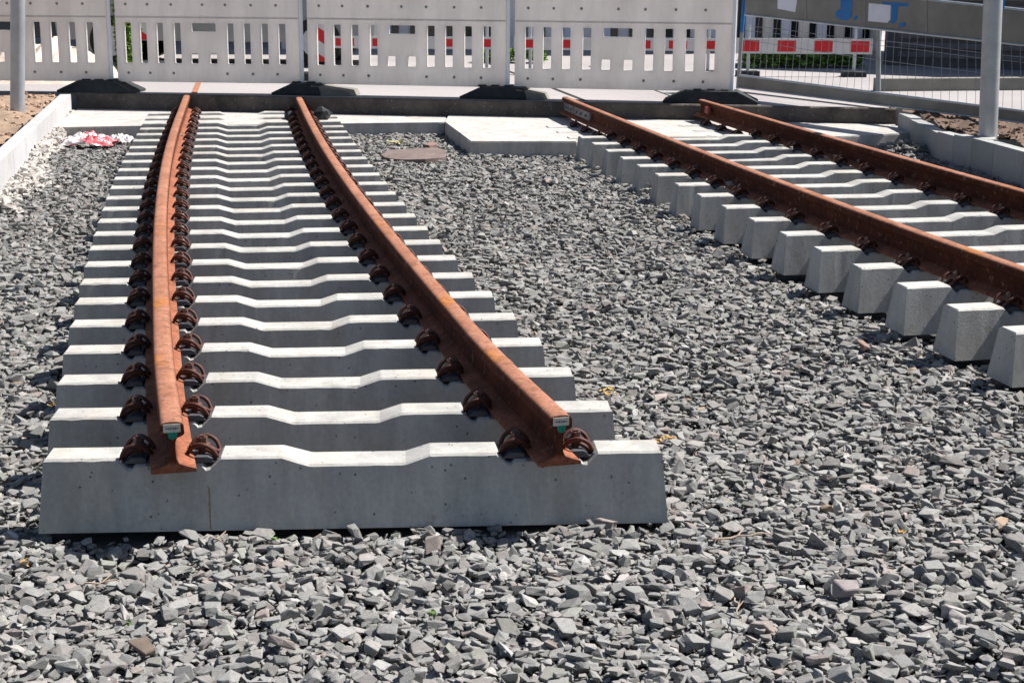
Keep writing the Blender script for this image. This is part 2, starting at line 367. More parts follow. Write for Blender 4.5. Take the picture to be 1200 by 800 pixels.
# ------------------------------------------------------------------ stones
def make_protos(n, seed, flat=(0.5, 0.95), fine=False):
    r = random.Random(seed); out = []
    for i in range(n):
        bm = bmesh.new()
        # crushed rock: a skewed box with knocked corners
        sk = r.uniform(-0.35, 0.35)
        for sx in (-1, 1):
            for sy in (-1, 1):
                for sz in (-1, 1):
                    if r.random() < 0.16: continue
                    v = Vector((sx * r.uniform(0.45, 1.0), sy * r.uniform(0.4, 1.0), sz * r.uniform(0.5, 1.0)))
                    v.x += sk * v.y; bm.verts.new(v)
        for k in range(r.randint(1, 4)):
            v = Vector((r.uniform(-1, 1), r.uniform(-1, 1), r.uniform(-1, 1))); m = max(abs(v.x), abs(v.y), abs(v.z)); bm.verts.new(v / m * r.uniform(0.85, 1.15))
        res = bmesh.ops.convex_hull(bm, input=bm.verts)
        bmesh.ops.delete(bm, geom=[g for g in res['geom_interior'] if isinstance(g, bmesh.types.BMVert)], context='VERTS')
        bmesh.ops.dissolve_limit(bm, angle_limit=R(9), verts=bm.verts, edges=bm.edges)
        if fine:
            bmesh.ops.bevel(bm, geom=list(bm.edges), offset=0.07, segments=1, affect='EDGES', clamp_overlap=True)
            long_ = [e for e in bm.edges if e.calc_length() > 0.5]
            bmesh.ops.subdivide_edges(bm, edges=long_, cuts=1, use_grid_fill=True)
            for v in bm.verts: v.co += 0.10 * noise.noise_vector(v.co * 1.6 + Vector((i * 3.1, 0, 0))) + 0.035 * noise.noise_vector(v.co * 5 + Vector((i, 7, 0)))
        bmesh.ops.triangulate(bm, faces=bm.faces)
        bm.verts.index_update()
        V = np.array([v.co[:] for v in bm.verts]); F = np.array([[v.index for v in f.verts] for f in bm.faces])
        V *= np.array([1.0, r.uniform(0.48, 0.92), r.uniform(*flat) * 0.52])
        bm.free(); out.append((V, F))
    return out
def rotmats(yaw, tilt, tdir):
    # rotate about z by yaw then tilt about a horizontal axis with direction tdir
    n = len(yaw); c, s = np.cos(yaw), np.sin(yaw)
    Rz = np.zeros((n, 3, 3)); Rz[:, 0, 0] = c; Rz[:, 0, 1] = -s; Rz[:, 1, 0] = s; Rz[:, 1, 1] = c; Rz[:, 2, 2] = 1
    ax = np.stack([np.cos(tdir), np.sin(tdir), np.zeros(n)], 1); K = np.zeros((n, 3, 3))
    K[:, 0, 2] = ax[:, 1]; K[:, 1, 2] = -ax[:, 0]; K[:, 2, 0] = -ax[:, 1]; K[:, 2, 1] = ax[:, 0]
    I = np.eye(3)[None]; st = np.sin(tilt)[:, None, None]; ct = (1 - np.cos(tilt))[:, None, None]
    return (I + st * K + ct * (K @ K)) @ Rz
def scatter(name, mat, pos, size, tint, protos, tilt_sd=0.26, seed=1):
    r = np.random.default_rng(seed); n = len(pos)
    pick = r.integers(0, len(protos), n); yaw = r.uniform(0, 6.28, n); td = r.uniform(0, 6.28, n)
    tilt = np.abs(r.normal(0, tilt_sd, n)); big = r.random(n) < 0.09; tilt[big] += r.uniform(0.3, 1.1, big.sum())
    Rm = rotmats(yaw, tilt, td); Vs, Fs, Cs = [], [], []; off = 0
    for k, (V, F) in enumerate(protos):
        s = np.where(pick == k)[0]
        if not len(s): continue
        W = np.einsum('nij,vj->nvi', Rm[s], V) * size[s][:, None, None] + pos[s][:, None, :]
        nv = len(V); Vs.append(W.reshape(-1, 3)); Fs.append((F[None] + (off + np.arange(len(s)) * nv)[:, None, None]).reshape(-1, 3))
        Cs.append(np.repeat(tint[s], nv, axis=0)); off += len(s) * nv
    V = np.concatenate(Vs).astype(np.float32); F = np.concatenate(Fs).astype(np.int32); Cc = np.concatenate(Cs)
    me = bpy.data.meshes.new(name); me.vertices.add(len(V)); me.vertices.foreach_set('co', V.ravel())
    me.loops.add(F.size); me.loops.foreach_set('vertex_index', F.ravel()); me.polygons.add(len(F))
    me.polygons.foreach_set('loop_start', np.arange(0, F.size, 3, dtype=np.int32))
    me.update(calc_edges=True)
    sf = me.attributes.new('sharp_face', 'BOOLEAN', 'FACE'); sf.data.foreach_set('value', np.ones(len(F), dtype=bool))
    at_ = me.attributes.new('tint', 'FLOAT_COLOR', 'POINT')
    at_.data.foreach_set('color', np.concatenate([Cc, np.ones((len(Cc), 1))], 1).astype(np.float32).ravel())
    print(name, n, 'stones', len(F), 'tris')
    return link(name, me, mat)
protos = make_protos(70, 3); protos_fine = make_protos(60, 3, fine=True)
def in_sleepers(P, tr, hl, hw):
    m = np.zeros(len(P), bool)
    for x, y, a in tr:
        d = P - np.array([x, y]); u = d[:, 0] * math.cos(a) + d[:, 1] * math.sin(a); v = -d[:, 0] * math.sin(a) + d[:, 1] * math.cos(a)
        m |= (abs(u) < hl) & (abs(v) < hw)
    return m
def band(tr, P, hl):      # inside the ribbon of a track
    m = np.zeros(len(P), bool)
    for x, y, a in tr:
        d = P - np.array([x, y]); u = d[:, 0] * math.cos(a) + d[:, 1] * math.sin(a); v = -d[:, 0] * math.sin(a) + d[:, 1] * math.cos(a)
        m |= (abs(u) < hl) & (abs(v) < 0.25)
    return m
def jgrid(y0, y1, pitch, seed):
    r = np.random.default_rng(seed); xs = np.arange(-6.2, 6.2, pitch); ys = np.arange(y0, y1, pitch)
    X, Y = np.meshgrid(xs, ys); P = np.stack([X.ravel(), Y.ravel()], 1); P += r.uniform(-0.55, 0.55, P.shape) * pitch
    return P[(np.abs(P[:, 0]) < 0.36 * P[:, 1] + 0.7)]
lk_n = np.array([(ln_ - lf).y, -(ln_ - lf).x]); lk_n /= np.linalg.norm(lk_n)
if lk_n[0] < 0: lk_n = -lk_n
rk_xy = np.array([(p.x, p.y) for p in rpts])
def inside_pit(P, m=0.0):
    a = ((P - np.array([lf.x, lf.y])) @ lk_n) > m
    order = np.argsort(rk_xy[:, 1]); xr = np.interp(P[:, 1], rk_xy[order, 1], rk_xy[order, 0])
    return a & (P[:, 0] < xr - m) & (P[:, 1] < kerb_y(P[:, 0]) - 0.09)
def in_poly(P, pl):
    m = np.zeros(len(P), bool); j = len(pl) - 1
    for i in range(len(pl)):
        xi, yi = pl[i]; xj, yj = pl[j]
        c = ((yi > P[:, 1]) != (yj > P[:, 1])) & (P[:, 0] < (xj - xi) * (P[:, 1] - yi) / (yj - yi + 1e-12) + xi)
        m ^= c; j = i
    return m
def tints(n, r, base=0.200, sd=0.18):
    l = base * np.exp(r.normal(0, sd, n)); t = np.stack([l, l, l], 1)
    h = r.random(n)
    t *= np.where((h < 0.55)[:, None], np.array([1.01, 1.0, 0.965]), np.array([1.05, 0.99, 0.94]))
    k = (h > 0.80) & (h < 0.90); t[k] *= np.array([0.95, 1.01, 0.96])
    k = (h > 0.92) & (h < 0.95); t[k] *= np.array([1.06, 0.96, 0.93])
    k = h > 0.9985; t[k] = np.array([0.27, 0.20, 0.14]) * r.uniform(0.8, 1.2, k.sum())[:, None]
    return t
allP, allS = [], []
for (y0, y1, pitch, sd_) in ((2.3, 5.6, 0.0215, 11), (5.6, 8.6, 0.0245, 12), (8.6, 15.4, 0.0275, 13)):
    for layer in (0, 1):
        P = jgrid(y0, y1, pitch * (1 if layer == 0 else 1.75), sd_ + 100 * layer); r = np.random.default_rng(sd_ + layer)
        ok = inside_pit(P, 0.02) & ~in_poly(P, poly)
        ok &= ~in_sleepers(P, track1, SL / 2 + 0.026, BW / 2 + 0.022) & ~in_sleepers(P, track2c, SL / 2 + 0.095 * S + 0.026, BW / 2 + 0.022)
        inb = band(track1[1:], P, SL / 2 - 0.05) | band(track2c[:-1], P, SL / 2 + 0.02)
        ok &= ~inb | (r.random(len(P)) < 0.35)
        P = P[ok]; r = np.random.default_rng(sd_ + 7 + layer); n = len(P)
        s = np.clip(np.exp(r.normal(math.log(0.0158 if y0 < 5 else 0.0165), 0.42, n)), 0.005, 0.032) * (1.0 if layer == 0 else 1.12)
        z = ground_z(P[:, 0], P[:, 1]) - 0.006 + r.uniform(-0.012, 0.009, n) + (0.015 if layer else 0) + s * 0.10
        allP.append(np.column_stack([P, z])); allS.append(s)
pos = np.concatenate(allP); size = np.concatenate(allS)
# little heaps where the crew tipped gravel against the far right track and right kerb
def heap(px, py, zz, rad, n, seed, h=0.12):
    r = np.random.default_rng(seed); c = at(px, py, zz); a = r.uniform(0, 6.28, n); q_ = np.sqrt(r.random(n)) * rad
    P = np.column_stack([c.x + q_ * np.cos(a), c.y + q_ * np.sin(a) * 1.3, zz + h * (1 - (q_ / rad) ** 2) * r.uniform(0.3, 1, n)])
    return P, np.clip(np.exp(r.normal(math.log(0.019), 0.3, n)), 0.01, 0.035)
for hp in ((1066,180,0.10,0.20,330,1,0.11),(1045,176,0.10,0.16,160,2,0.06),(1100,192,0.06,0.16,120,3,0.05),(770,222,0.10,0.14,120,4,0.08),(800,232,0.08,0.14,120,5,0.08),(832,250,0.07,0.12,90,6,0.05)):
    P, s = heap(*hp); pos = np.concatenate([pos, P]); size = np.concatenate([size, s])
# single stones lying on the right track's sleepers beside the clips
seats = []
for (px, py, s, zz) in ((806,210,0.030,ZT2),(829,213,0.030,ZT2),(847,222,0.030,ZT2),(855,217,0.034,ZT2+0.02),(866,219,0.030,ZT2+0.02),(869,231,0.026,ZT2-0.02),(915,172,0.032,ZT2+0.01),(927,176,0.026,ZT2),(968,186,0.032,ZT2),(980,184,0.03,ZT2+0.02),(998,196,0.028,ZT2),(1007,190,0.036,ZT2+0.02),(1012,201,0.026,ZT2-0.01),(804,200,0.028,ZT2),(815,197,0.03,ZT2+0.02),(212,160,0.03,H1),(206,152,0.022,H1),(220,170,0.02,H1)):
    p = at(px, py, zz); pos = np.concatenate([pos, [[p.x, p.y, p.z + s * 0.3]]]); size = np.concatenate([size, [s * 0.8]])
near = pos[:, 1] < 5.8; tt = tints(len(pos), np.random.default_rng(5))
b_far = scatter('ballast_far', M_stone, pos[~near], size[~near], tt[~near], protos, seed=21)
ballast = scatter('ballast_gravel', M_stone, pos[near], size[near], tt[near], protos_fine, seed=22)
bmj = bmesh.new(); bmj.from_mesh(ballast.data); bmj.from_mesh(b_far.data); bmj.to_mesh(ballast.data); bmj.free()
mf = b_far.data; bpy.data.objects.remove(b_far); bpy.data.meshes.remove(mf)
tag(ballast, 'grey crushed stone ballast covering the whole bed around both tracks', 'gravel', kind='stuff')

rr_ = np.random.default_rng(77); n_ = 3800; u_ = rr_.random(n_) ; dk = np.array([(ln_ - lf).x, (ln_ - lf).y]); off_ = np.abs(rr_.normal(0, 0.07, n_)) * (0.4 + 1.0 * sstep(0.25, 0.9, u_) * (0.5 + 0.5 * np.sin(u_ * 19)))
Pm = np.array([lf.x, lf.y]) + u_[:, None] * dk * 1.05 + lk_n * (off_ + 0.004)[:, None]; keep = ~in_poly(Pm, poly); Pm = Pm[keep]; off_ = off_[keep]
sm = np.clip(np.exp(rr_.normal(math.log(0.016), 0.6, len(Pm))), 0.004, 0.05)
cm = scatter('mortar_crumbs', M_clod, np.column_stack([Pm, ground_z(Pm[:, 0], Pm[:, 1]) + 0.012 + np.clip(0.12 - off_ * 0.9, 0, 0.12) * rr_.random(len(Pm))]), sm, np.array([[0.40, 0.375, 0.35]]) * np.exp(rr_.normal(0, 0.12, len(Pm)))[:, None], protos, seed=31)
tag(cm, 'pale crumbled mortar lying along the foot of the left kerb', 'mortar', kind='stuff')

# ------------------------------------------------------------------ earth banks
def bank(name, polyxy, z0, amp, seed, label, res=0.05, clods=900, tone=(0.44, 0.29, 0.205), soil=None):
    soil = soil or M_soil
    xs = [p[0] for p in polyxy]; ys = [p[1] for p in polyxy]
    bm = bmesh.new(); X = np.arange(min(xs), max(xs), res); Y = np.arange(min(ys), max(ys), res)
    G = {}
    XX, YY = np.meshgrid(X, Y); m = in_poly(np.stack([XX.ravel(), YY.ravel()], 1), polyxy).reshape(XX.shape)
    for j, y in enumerate(Y):
        for i, x in enumerate(X):
            if m[j, i]:
                h = noise.fractal(Vector((x * 2.2, y * 2.2, seed)), 0.9, 2.0, 5)
                G[i, j] = bm.verts.new((x, y, z0 + amp * h))
    for (i, j) in list(G):
        k = [(i, j), (i+1, j), (i+1, j+1), (i, j+1)]
        if all(t in G for t in k): bm.faces.new([G[t] for t in k])
    o = bmobj(name, bm, soil, smooth=True); tag(o, kind='structure')
    r = np.random.default_rng(seed + 50); P = np.column_stack([r.uniform(min(xs), max(xs), clods * 4), r.uniform(min(ys), max(ys), clods * 4)])
    P = P[in_poly(P, polyxy)][:clods]; n = len(P)
    z = np.array([z0 + amp * noise.fractal(Vector((p[0] * 2.2, p[1] * 2.2, seed)), 0.9, 2.0, 5) for p in P])
    s = np.clip(np.exp(r.normal(math.log(0.013), 0.5, n)), 0.005, 0.04)
    t = np.array(tone)[None] * np.exp(r.normal(-0.15, 0.22, n))[:, None]
    c = scatter('earth_clods', M_clod, np.column_stack([P, z + s * 0.2]), s, t, protos, seed=seed)
    tag(c, label, 'earth', kind='stuff')
off = lk_n * -0.115
la = Vector((lpts[0][0], lpts[0][1])) ; lb = Vector((lpts[-1][0], lpts[-1][1]))
e0 = at(0, 104, ZR); e1 = at(112, 109, ZR)
bank('earth_bank', [(lb.x + off[0], lb.y + off[1]), (la.x + off[0], la.y + off[1]), (la.x + off[0] - 0.02, la.y + 0.12), (-9, la.y - 0.05), (-9, lb.y)], ZR - 0.03, 0.05, 5, 'reddish dry earth clods strewn over the bank left of the pale kerb', clods=5200)
ro = [(p.x + 0.13, p.y + 0.10) for p in rpts]
fe0, fe1 = at(1040, 127, ZR), at(1240, 150, ZR)
bank('earth_bank', [ro[0], ro[1], ro[2], ro[3], ro[4], ro[5], ro[6], (ro[7][0], ro[7][1]), (9, 9.6), (9, 12.4), (fe0.x, fe0.y - 0.05)], ZR - 0.02, 0.07, 9, 'brown earth heap, coloured darker for shade, between the curving kerb and the mesh barrier', clods=4200, tone=(0.17, 0.105, 0.075), soil=simple('shade-toned earth', (0.15, 0.10, 0.075), (0.08, 0.055, 0.04), 0.95, scale=9, bump=0.8))  # soil and clods toned down to stand in for the fence's shade
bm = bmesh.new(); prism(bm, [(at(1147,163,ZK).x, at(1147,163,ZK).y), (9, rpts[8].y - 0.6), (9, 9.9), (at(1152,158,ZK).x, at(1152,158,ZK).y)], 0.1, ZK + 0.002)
tag(bmobj('pavement', bm, M_kerb), kind='structure')

# ------------------------------------------------------------------ sleepers with their fastenings
RS = [(-1.2 + 0.477) * S, (-1.2 + 1.945) * S]       # rail seat centres along the sleeper
EXT = 0.19
RS2 = [RS[0], RS[1] + EXT * S]
SEAT = -0.019
st_ = []
def prof(u):      # top height of the sleeper along its length (u in survey units from the left end)
    K = [(0, 0), (.277, 0), (.318, -.040), (.335, -.043), (.350, -.026), (.604, -.026), (.619, -.043), (.636, -.040), (.677, 0), (.90, 0), (.91, -.001), (1.015, -.033), (1.03, -.034),
         (1.375, -.034), (1.39, -.033), (1.485, -.001), (1.495, 0), (1.745, 0), (1.786, -.040), (1.803, -.043), (1.818, -.026), (2.072, -.026), (2.087, -.043), (2.104, -.040), (2.145, 0), (2.4, 0)]
    return K
def sleeper_mesh(h, name, ext=0.0, seed=0):
    bm = bmesh.new(); rings = []; K = [(u + (ext if u > 1.2 else 0), z) for u, z in prof(0)]; ch = 0.006
    dense = [K[0]]
    for (u0, z0), (u1, z1) in zip(K, K[1:]):
        m_ = max(1, int((u1 - u0) / 0.045))
        dense += [(u0 + (u1 - u0) * q_ / m_, z0 + (z1 - z0) * q_ / m_) for q_ in range(1, m_ + 1)]
    K = dense; rj = random.Random(seed)
    def jit(k):
        if k in (0, 5): return (0, 0)
        c_ = rj.uniform(0.001, 0.0035) if rj.random() < 0.04 and k == 1 else 0.0
        return (c_ * 0.35 + rj.gauss(0, 0.0002), -c_ + (rj.gauss(0, 0.0006) if k in (1, 4) else 0))
    ks = [(0.0, 0.0, 1)] + [(u, z, 0) for u, z in K[1:-1]] + [(2.4 + ext, 0.0, 1)]
    for n_, (u, z, end) in enumerate(ks):
        x = (u - 1.2) * S; zt = z * S; t = TW / 2; b = BW / 2
        taper = lambda zz: t + (b - t) * (-zz / h)
        sec = [(-b, -h), (-taper(zt - 0.012) , zt - ch), (-taper(zt) + ch * 1.1, zt), (taper(zt) - ch * 1.1, zt), (taper(zt - 0.012), zt - ch), (b, -h)]
        ex = [0.018, 0.0, -0.006, -0.006, 0.0, 0.018] if end else [0] * 6
        sg = -1 if u == 0 else 1
        jj = [jit(k) for k in range(6)]; rings.append([bm.verts.new((x + sg * e, p[0] + j_[0], p[1] + j_[1])) for p, e, j_ in zip(sec, ex, jj)])
    for a, b in zip(rings, rings[1:]):
        for k in range(6): bm.faces.new((a[k], a[(k+1) % 6], b[(k+1) % 6], b[k]))
    bm.faces.new(rings[0]); bm.faces.new(rings[-1][::-1])
    bmesh.ops.recalc_face_normals(bm, faces=bm.faces)
    me = bpy.data.meshes.new(name); bm.to_mesh(me); bm.free(); me.materials.append(M_sleeper); return me
ME_s1 = [sleeper_mesh(H1, 'concrete_body', 0, q_) for q_ in range(5)]; ME_s2 = [sleeper_mesh(SH2, 'concrete_body', EXT, 50 + q_) for q_ in range(5)]
# tension clip: local +x points away from the rail, origin on the seat at the rail's centre line
def clip_mesh():
    bm = bmesh.new()
    half = [(0.064, 0.0, 0.034), (0.066, 0.008, 0.036), (0.080, 0.0155, 0.035), (0.105, 0.017, 0.030), (0.128, 0.020, 0.016), (0.140, 0.030, 0.006), (0.143, 0.042, 0.012), (0.132, 0.052, 0.038),
            (0.112, 0.056, 0.054), (0.090, 0.053, 0.058), (0.068, 0.044, 0.046), (0.054, 0.033, 0.028), (0.052, 0.026, 0.024)]
    full = [(x, -y, z) for x, y, z in half[::-1][:-1]] + half
    full = [(0.052 + (x - 0.052) * 0.90, y * 0.86, 0.004 + z * 0.84) for x, y, z in full]
    sweep(bm, catmull(full, 3), 0.0068, 8)
    bmesh.ops.recalc_face_normals(bm, faces=bm.faces)
    me = bpy.data.meshes.new('tension_clip'); bm.to_mesh(me); bm.free(); me.materials.append(M_clip)
    me.polygons.foreach_set('use_smooth', [True] * len(me.polygons)); return me
def bolt_mesh():
    bm = bmesh.new()
    def cyl(r, z0, z1, n, rot=0.0, r2=None):
        ring = [[bm.verts.new((0.090 + rr * math.cos(rot + k*2*math.pi/n), rr * math.sin(rot + k*2*math.pi/n), z)) for k in range(n)] for z, rr in ((z0, r), (z1, r2 or r))]
        for k in range(n): bm.faces.new((ring[0][k], ring[0][(k+1) % n], ring[1][(k+1) % n], ring[1][k]))
        bm.faces.new(ring[0][::-1]); bm.faces.new(ring[1])
    cyl(0.0125, -0.01, 0.036, 12); cyl(0.024, 0.037, 0.041, 16); cyl(0.021, 0.041, 0.046, 16, r2=0.018); cyl(0.0155, 0.046, 0.063, 6, 0.3); cyl(0.010, 0.063, 0.068, 4, 0.7)
    bmesh.ops.recalc_face_normals(bm, faces=bm.faces)
    me = bpy.data.meshes.new('bolt'); bm.to_mesh(me); bm.free(); me.materials.append(M_bolt); return me
def plate_mesh():
    bm = bmesh.new()
    pts = [(0.066, 0.001), (0.066, 0.014), (0.078, 0.018), (0.108, 0.016), (0.128, 0.004), (0.136, 0.012), (0.141, 0.012), (0.137, -0.004), (0.116, 0.001)]
    a = [bm.verts.new((x, -0.052, z)) for x, z in pts]; b = [bm.verts.new((x, 0.052, z)) for x, z in pts]; n = len(pts)
    bm.faces.new(a); bm.faces.new(b[::-1])
    for k in range(n): bm.faces.new((a[k], b[k], b[(k+1) % n], a[(k+1) % n]))
    bmesh.ops.recalc_face_normals(bm, faces=bm.faces)
    me = bpy.data.meshes.new('guide_plate'); bm.to_mesh(me); bm.free(); me.materials.append(M_plate); return me
def pad_mesh():
    bm = bmesh.new(); box(bm, -0.062, 0.062, -0.07, 0.07, -0.001, 0.006)
    bmesh.ops.recalc_face_normals(bm, faces=bm.faces)
    me = bpy.data.meshes.new('rail_pad'); bm.to_mesh(me); bm.free(); me.materials.append(M_plate); return me
ME_clip, ME_bolt, ME_plate, ME_pad = clip_mesh(), bolt_mesh(), plate_mesh(), pad_mesh()
ORD = ['first','second','third','fourth','fifth','sixth','seventh','eighth','ninth','tenth','eleventh','twelfth','thirteenth','fourteenth','fifteenth','sixteenth','seventeenth','eighteenth','nineteenth','twentieth','twenty-first','twenty-second','twenty-third','twenty-fourth','twenty-fifth']
def place_sleeper(x, y, a, z, me, label, group, seats_=None):
    root = empty('concrete_sleeper', (x, y, z), a); tag(root, label, 'sleeper', group)
    link('concrete_body', me, None, root)
    for rs in (seats_ or RS):
        pd = link('rail_pad', ME_pad, None, root); pd.location = (rs, 0, SEAT)
        for sg in (-1, 1):
            g = link('guide_plate', ME_plate, None, root); g.location = (rs, 0, SEAT); g.rotation_euler = (0, 0, 0 if sg > 0 else math.pi)
            c = link('tension_clip', ME_clip, None, root); c.location = (rs + sg * random.uniform(-0.002, 0.004), random.uniform(-0.003, 0.003), SEAT + 0.002); c.rotation_euler = (0, 0, (0 if sg > 0 else math.pi) + random.uniform(-0.04, 0.04))
            b = link('bolt', ME_bolt, None, c)
            b.rotation_euler = (0, 0, 0)
    return root
for i, (x, y, a) in enumerate(track1):
    lab = ('front concrete sleeper of the left track, its whole near face exposed' if i == 0 else
           f'{ORD[i]} concrete sleeper from the cut rail ends of the left track' if i < 22 else
           f'left track sleeper half sunk in the pale slab, {["third","second","nearest"][i-22]} {"from" if i<24 else "to"} the dark road edge')
    rs_ = place_sleeper(x, y, a + random.uniform(-0.003, 0.003), H1 + random.uniform(-0.002, 0.002), ME_s1[i % 5], lab, 'concrete sleepers of the left track')
    if i == 0:
        bm = bmesh.new(); rj = random.Random(3); x0 = -0.424; n_ = 26; L_, R_ = [], []
        for q_ in range(n_ + 1):
            f = q_ / n_; z = -0.045 - (H1 - 0.05) * f; y = -(TW / 2 + (BW - TW) / 2 * (-z / H1)) - 0.0008; wd = (0.0035 - 0.0015 * f) * rj.uniform(0.5, 1.3); xx = x0 + 0.004 * f + rj.gauss(0, 0.0007)
            L_.append(bm.verts.new((xx - wd, y, z))); R_.append(bm.verts.new((xx + wd, y, z)))
        for q_ in range(n_): bm.faces.new((L_[q_], R_[q_], R_[q_+1], L_[q_+1]))
        bmobj('rust_stain', bm, simple('rust run', (0.27, 0.195, 0.145), (0.22, 0.175, 0.14), 0.9, scale=40), rs_)
    if i < 2: rs_.scale = (1.015 if i == 0 else 1.006, 1, 1)
for k, (x, y, a) in enumerate(track2):
    i = k - 3
    lab = (f'right track sleeper sunk in the pale slab, {ORD[k]} from the dark road edge' if i < 0 else
           f'{ORD[i]} free standing concrete sleeper of the right track, counted from the pale slab')
    place_sleeper(x, y, a + random.uniform(-0.004, 0.004), (ZT2 if i >= 0 else ZS2 + 0.008) + random.uniform(-0.002, 0.002), ME_s2[k % 5], lab, 'concrete sleepers of the right track', RS2)

# ------------------------------------------------------------------ rails
RH = 0.152
half = [(0.0, RH), (0.012, RH - 0.0006), (0.020, RH - 0.0018), (0.027, RH - 0.0045), (0.0315, RH - 0.009), (0.0335, RH - 0.015), (0.0345, RH - 0.036), (0.031, RH - 0.041), (0.013, RH - 0.049), (0.0085, RH - 0.060), (0.0072, RH * 0.5), (0.009, 0.040), (0.016, 0.027), (0.036, 0.0185), (0.060, 0.011), (0.0635, 0.008), (0.0635, 0.0)]
RPROF = [(-x, z) for x, z in half[::-1]] + half[1:]
def rail(name, centres, z, label, group, n=160):
    P = catmull([Vector((c[0], c[1], 0)) for c in centres], 6)
    bm = bmesh.new(); rings = []
    o0 = P[0].copy()
    for i, p in enumerate(P):
        t = (P[min(i+1, len(P)-1)] - P[max(i-1, 0)]).normalized(); nn = Vector((t.y, -t.x, 0))
        rings.append([bm.verts.new(Vector((p.x, p.y, 0)) - o0 + nn * q_[0] + Vector((0, 0, q_[1]))) for q_ in RPROF])
    m = len(RPROF)
    for a, b in zip(rings, rings[1:]):
        for k in range(m): bm.faces.new((a[k], a[(k+1) % m], b[(k+1) % m], b[k]))
    bm.faces.new(rings[0]); bm.faces.new(rings[-1][::-1])
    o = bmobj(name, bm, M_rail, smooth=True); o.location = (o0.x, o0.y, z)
    tag(o, label, 'rail', group)
    t = (P[1] - P[0]).normalized(); return o, t, P
def seat_pts(tr, rs, rng_=None):
    sc_ = {0: 1.015, 1: 1.006} if tr is track1 else {}
    return [(x + math.cos(a) * rs * sc_.get(i, 1), y + math.sin(a) * rs * sc_.get(i, 1)) for i, (x, y, a) in enumerate(tr)]
ZRAIL1 = H1 + SEAT + 0.006; ZRAIL2 = ZT2 + SEAT + 0.006
def to_kerb(pts):      # run on from the last two seats until the dark edge
    a, b = Vector(pts[-2]), Vector(pts[-1]); d = (b - a).normalized(); p = b.copy()
    while p.y < kerb_y(p.x) - 0.10: p = p + d * 0.02
    return (p.x, p.y)
G1 = 'rusty rails of the left track'; G2 = 'rusty rails of the right track'
ends = []
for rs, lab, extra in ((RS[0], 'left rusty rail of the left track, cut end with green mark nearest the left edge', 0.165), (RS[1], 'right rusty rail of the left track, cut end overhanging the front sleeper', 0.15)):
    pts = [p for p in seat_pts(track1, rs) if p[1] < kerb_y(p[0]) - 0.15]
    a, b = Vector(pts[0]), Vector(pts[1]); d = (a - b).normalized()
    pts = [tuple(a + d * extra)] + pts
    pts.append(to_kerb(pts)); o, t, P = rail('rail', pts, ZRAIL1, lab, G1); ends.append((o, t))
rails2 = []
for rs, lab in ((RS2[0], 'nearer rusty rail of the right track beside the gravel'), (RS2[1], 'farther rusty rail of the right track beside the curving kerb')):
    pts = [p for p in seat_pts(track2, rs) if p[1] < kerb_y(p[0]) - 0.15][::-1]
    a, b = Vector(pts[0]), Vector(pts[1]); d = (a - b).normalized()
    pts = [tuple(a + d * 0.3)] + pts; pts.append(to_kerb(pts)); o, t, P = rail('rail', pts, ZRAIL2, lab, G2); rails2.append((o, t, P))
# tag sticker and green paint on the two cut ends
M_ink = simple('ink', (0.10, 0.10, 0.11), (0.06, 0.06, 0.07), 0.8)
M_tagm = simple('grimy sticker', (0.50, 0.48, 0.42), (0.36, 0.34, 0.30), 0.7, scale=60)
for (o, t) in ends:
    nn = Vector((t.y, -t.x, 0)); M = Matrix(((nn.x, -t.x, 0, 0), (nn.y, -t.y, 0, 0), (0, 0, 1, 0), (0, 0, 0, 1)))
    # local frame: x across, y out of the cut face, z up
    bm = bmesh.new(); box(bm, -0.024, 0.024, 0.0005, 0.0025, RH - 0.031, RH - 0.007); bevel(bm, 0.0009, 1)
    bmesh.ops.transform(bm, matrix=M, verts=bm.verts); s_ = bmobj('sticker', bm, M_tagm, o)
    bm = bmesh.new()
    for k in range(7):
        x = -0.016 + k * 0.005; hgt = 0.0045 + 0.003 * ((k * 37) % 3) / 2
        box(bm, x, x + 0.0025, 0.0026, 0.0031, RH - 0.019 - hgt / 2, RH - 0.019 + hgt / 2)
    box(bm, -0.017, 0.018, 0.0026, 0.0029, RH - 0.0195, RH - 0.0183)
    bmesh.ops.transform(bm, matrix=M, verts=bm.verts); bmobj('printed_line', bm, M_ink, s_)
    bm = bmesh.new()
    prism(bm, [(-0.013, -0.031), (0.014, -0.031), (0.015, -0.040), (0.010, -0.048), (0.003, -0.053), (-0.006, -0.051), (-0.010, -0.045)], 0.0006, 0.0018)
    bmesh.ops.transform(bm, matrix=M @ Matrix(((1,0,0,0),(0,0,1,0),(0,1,0,RH),(0,0,0,1))), verts=bm.verts); bmobj('paint_mark', bm, M_green, o)
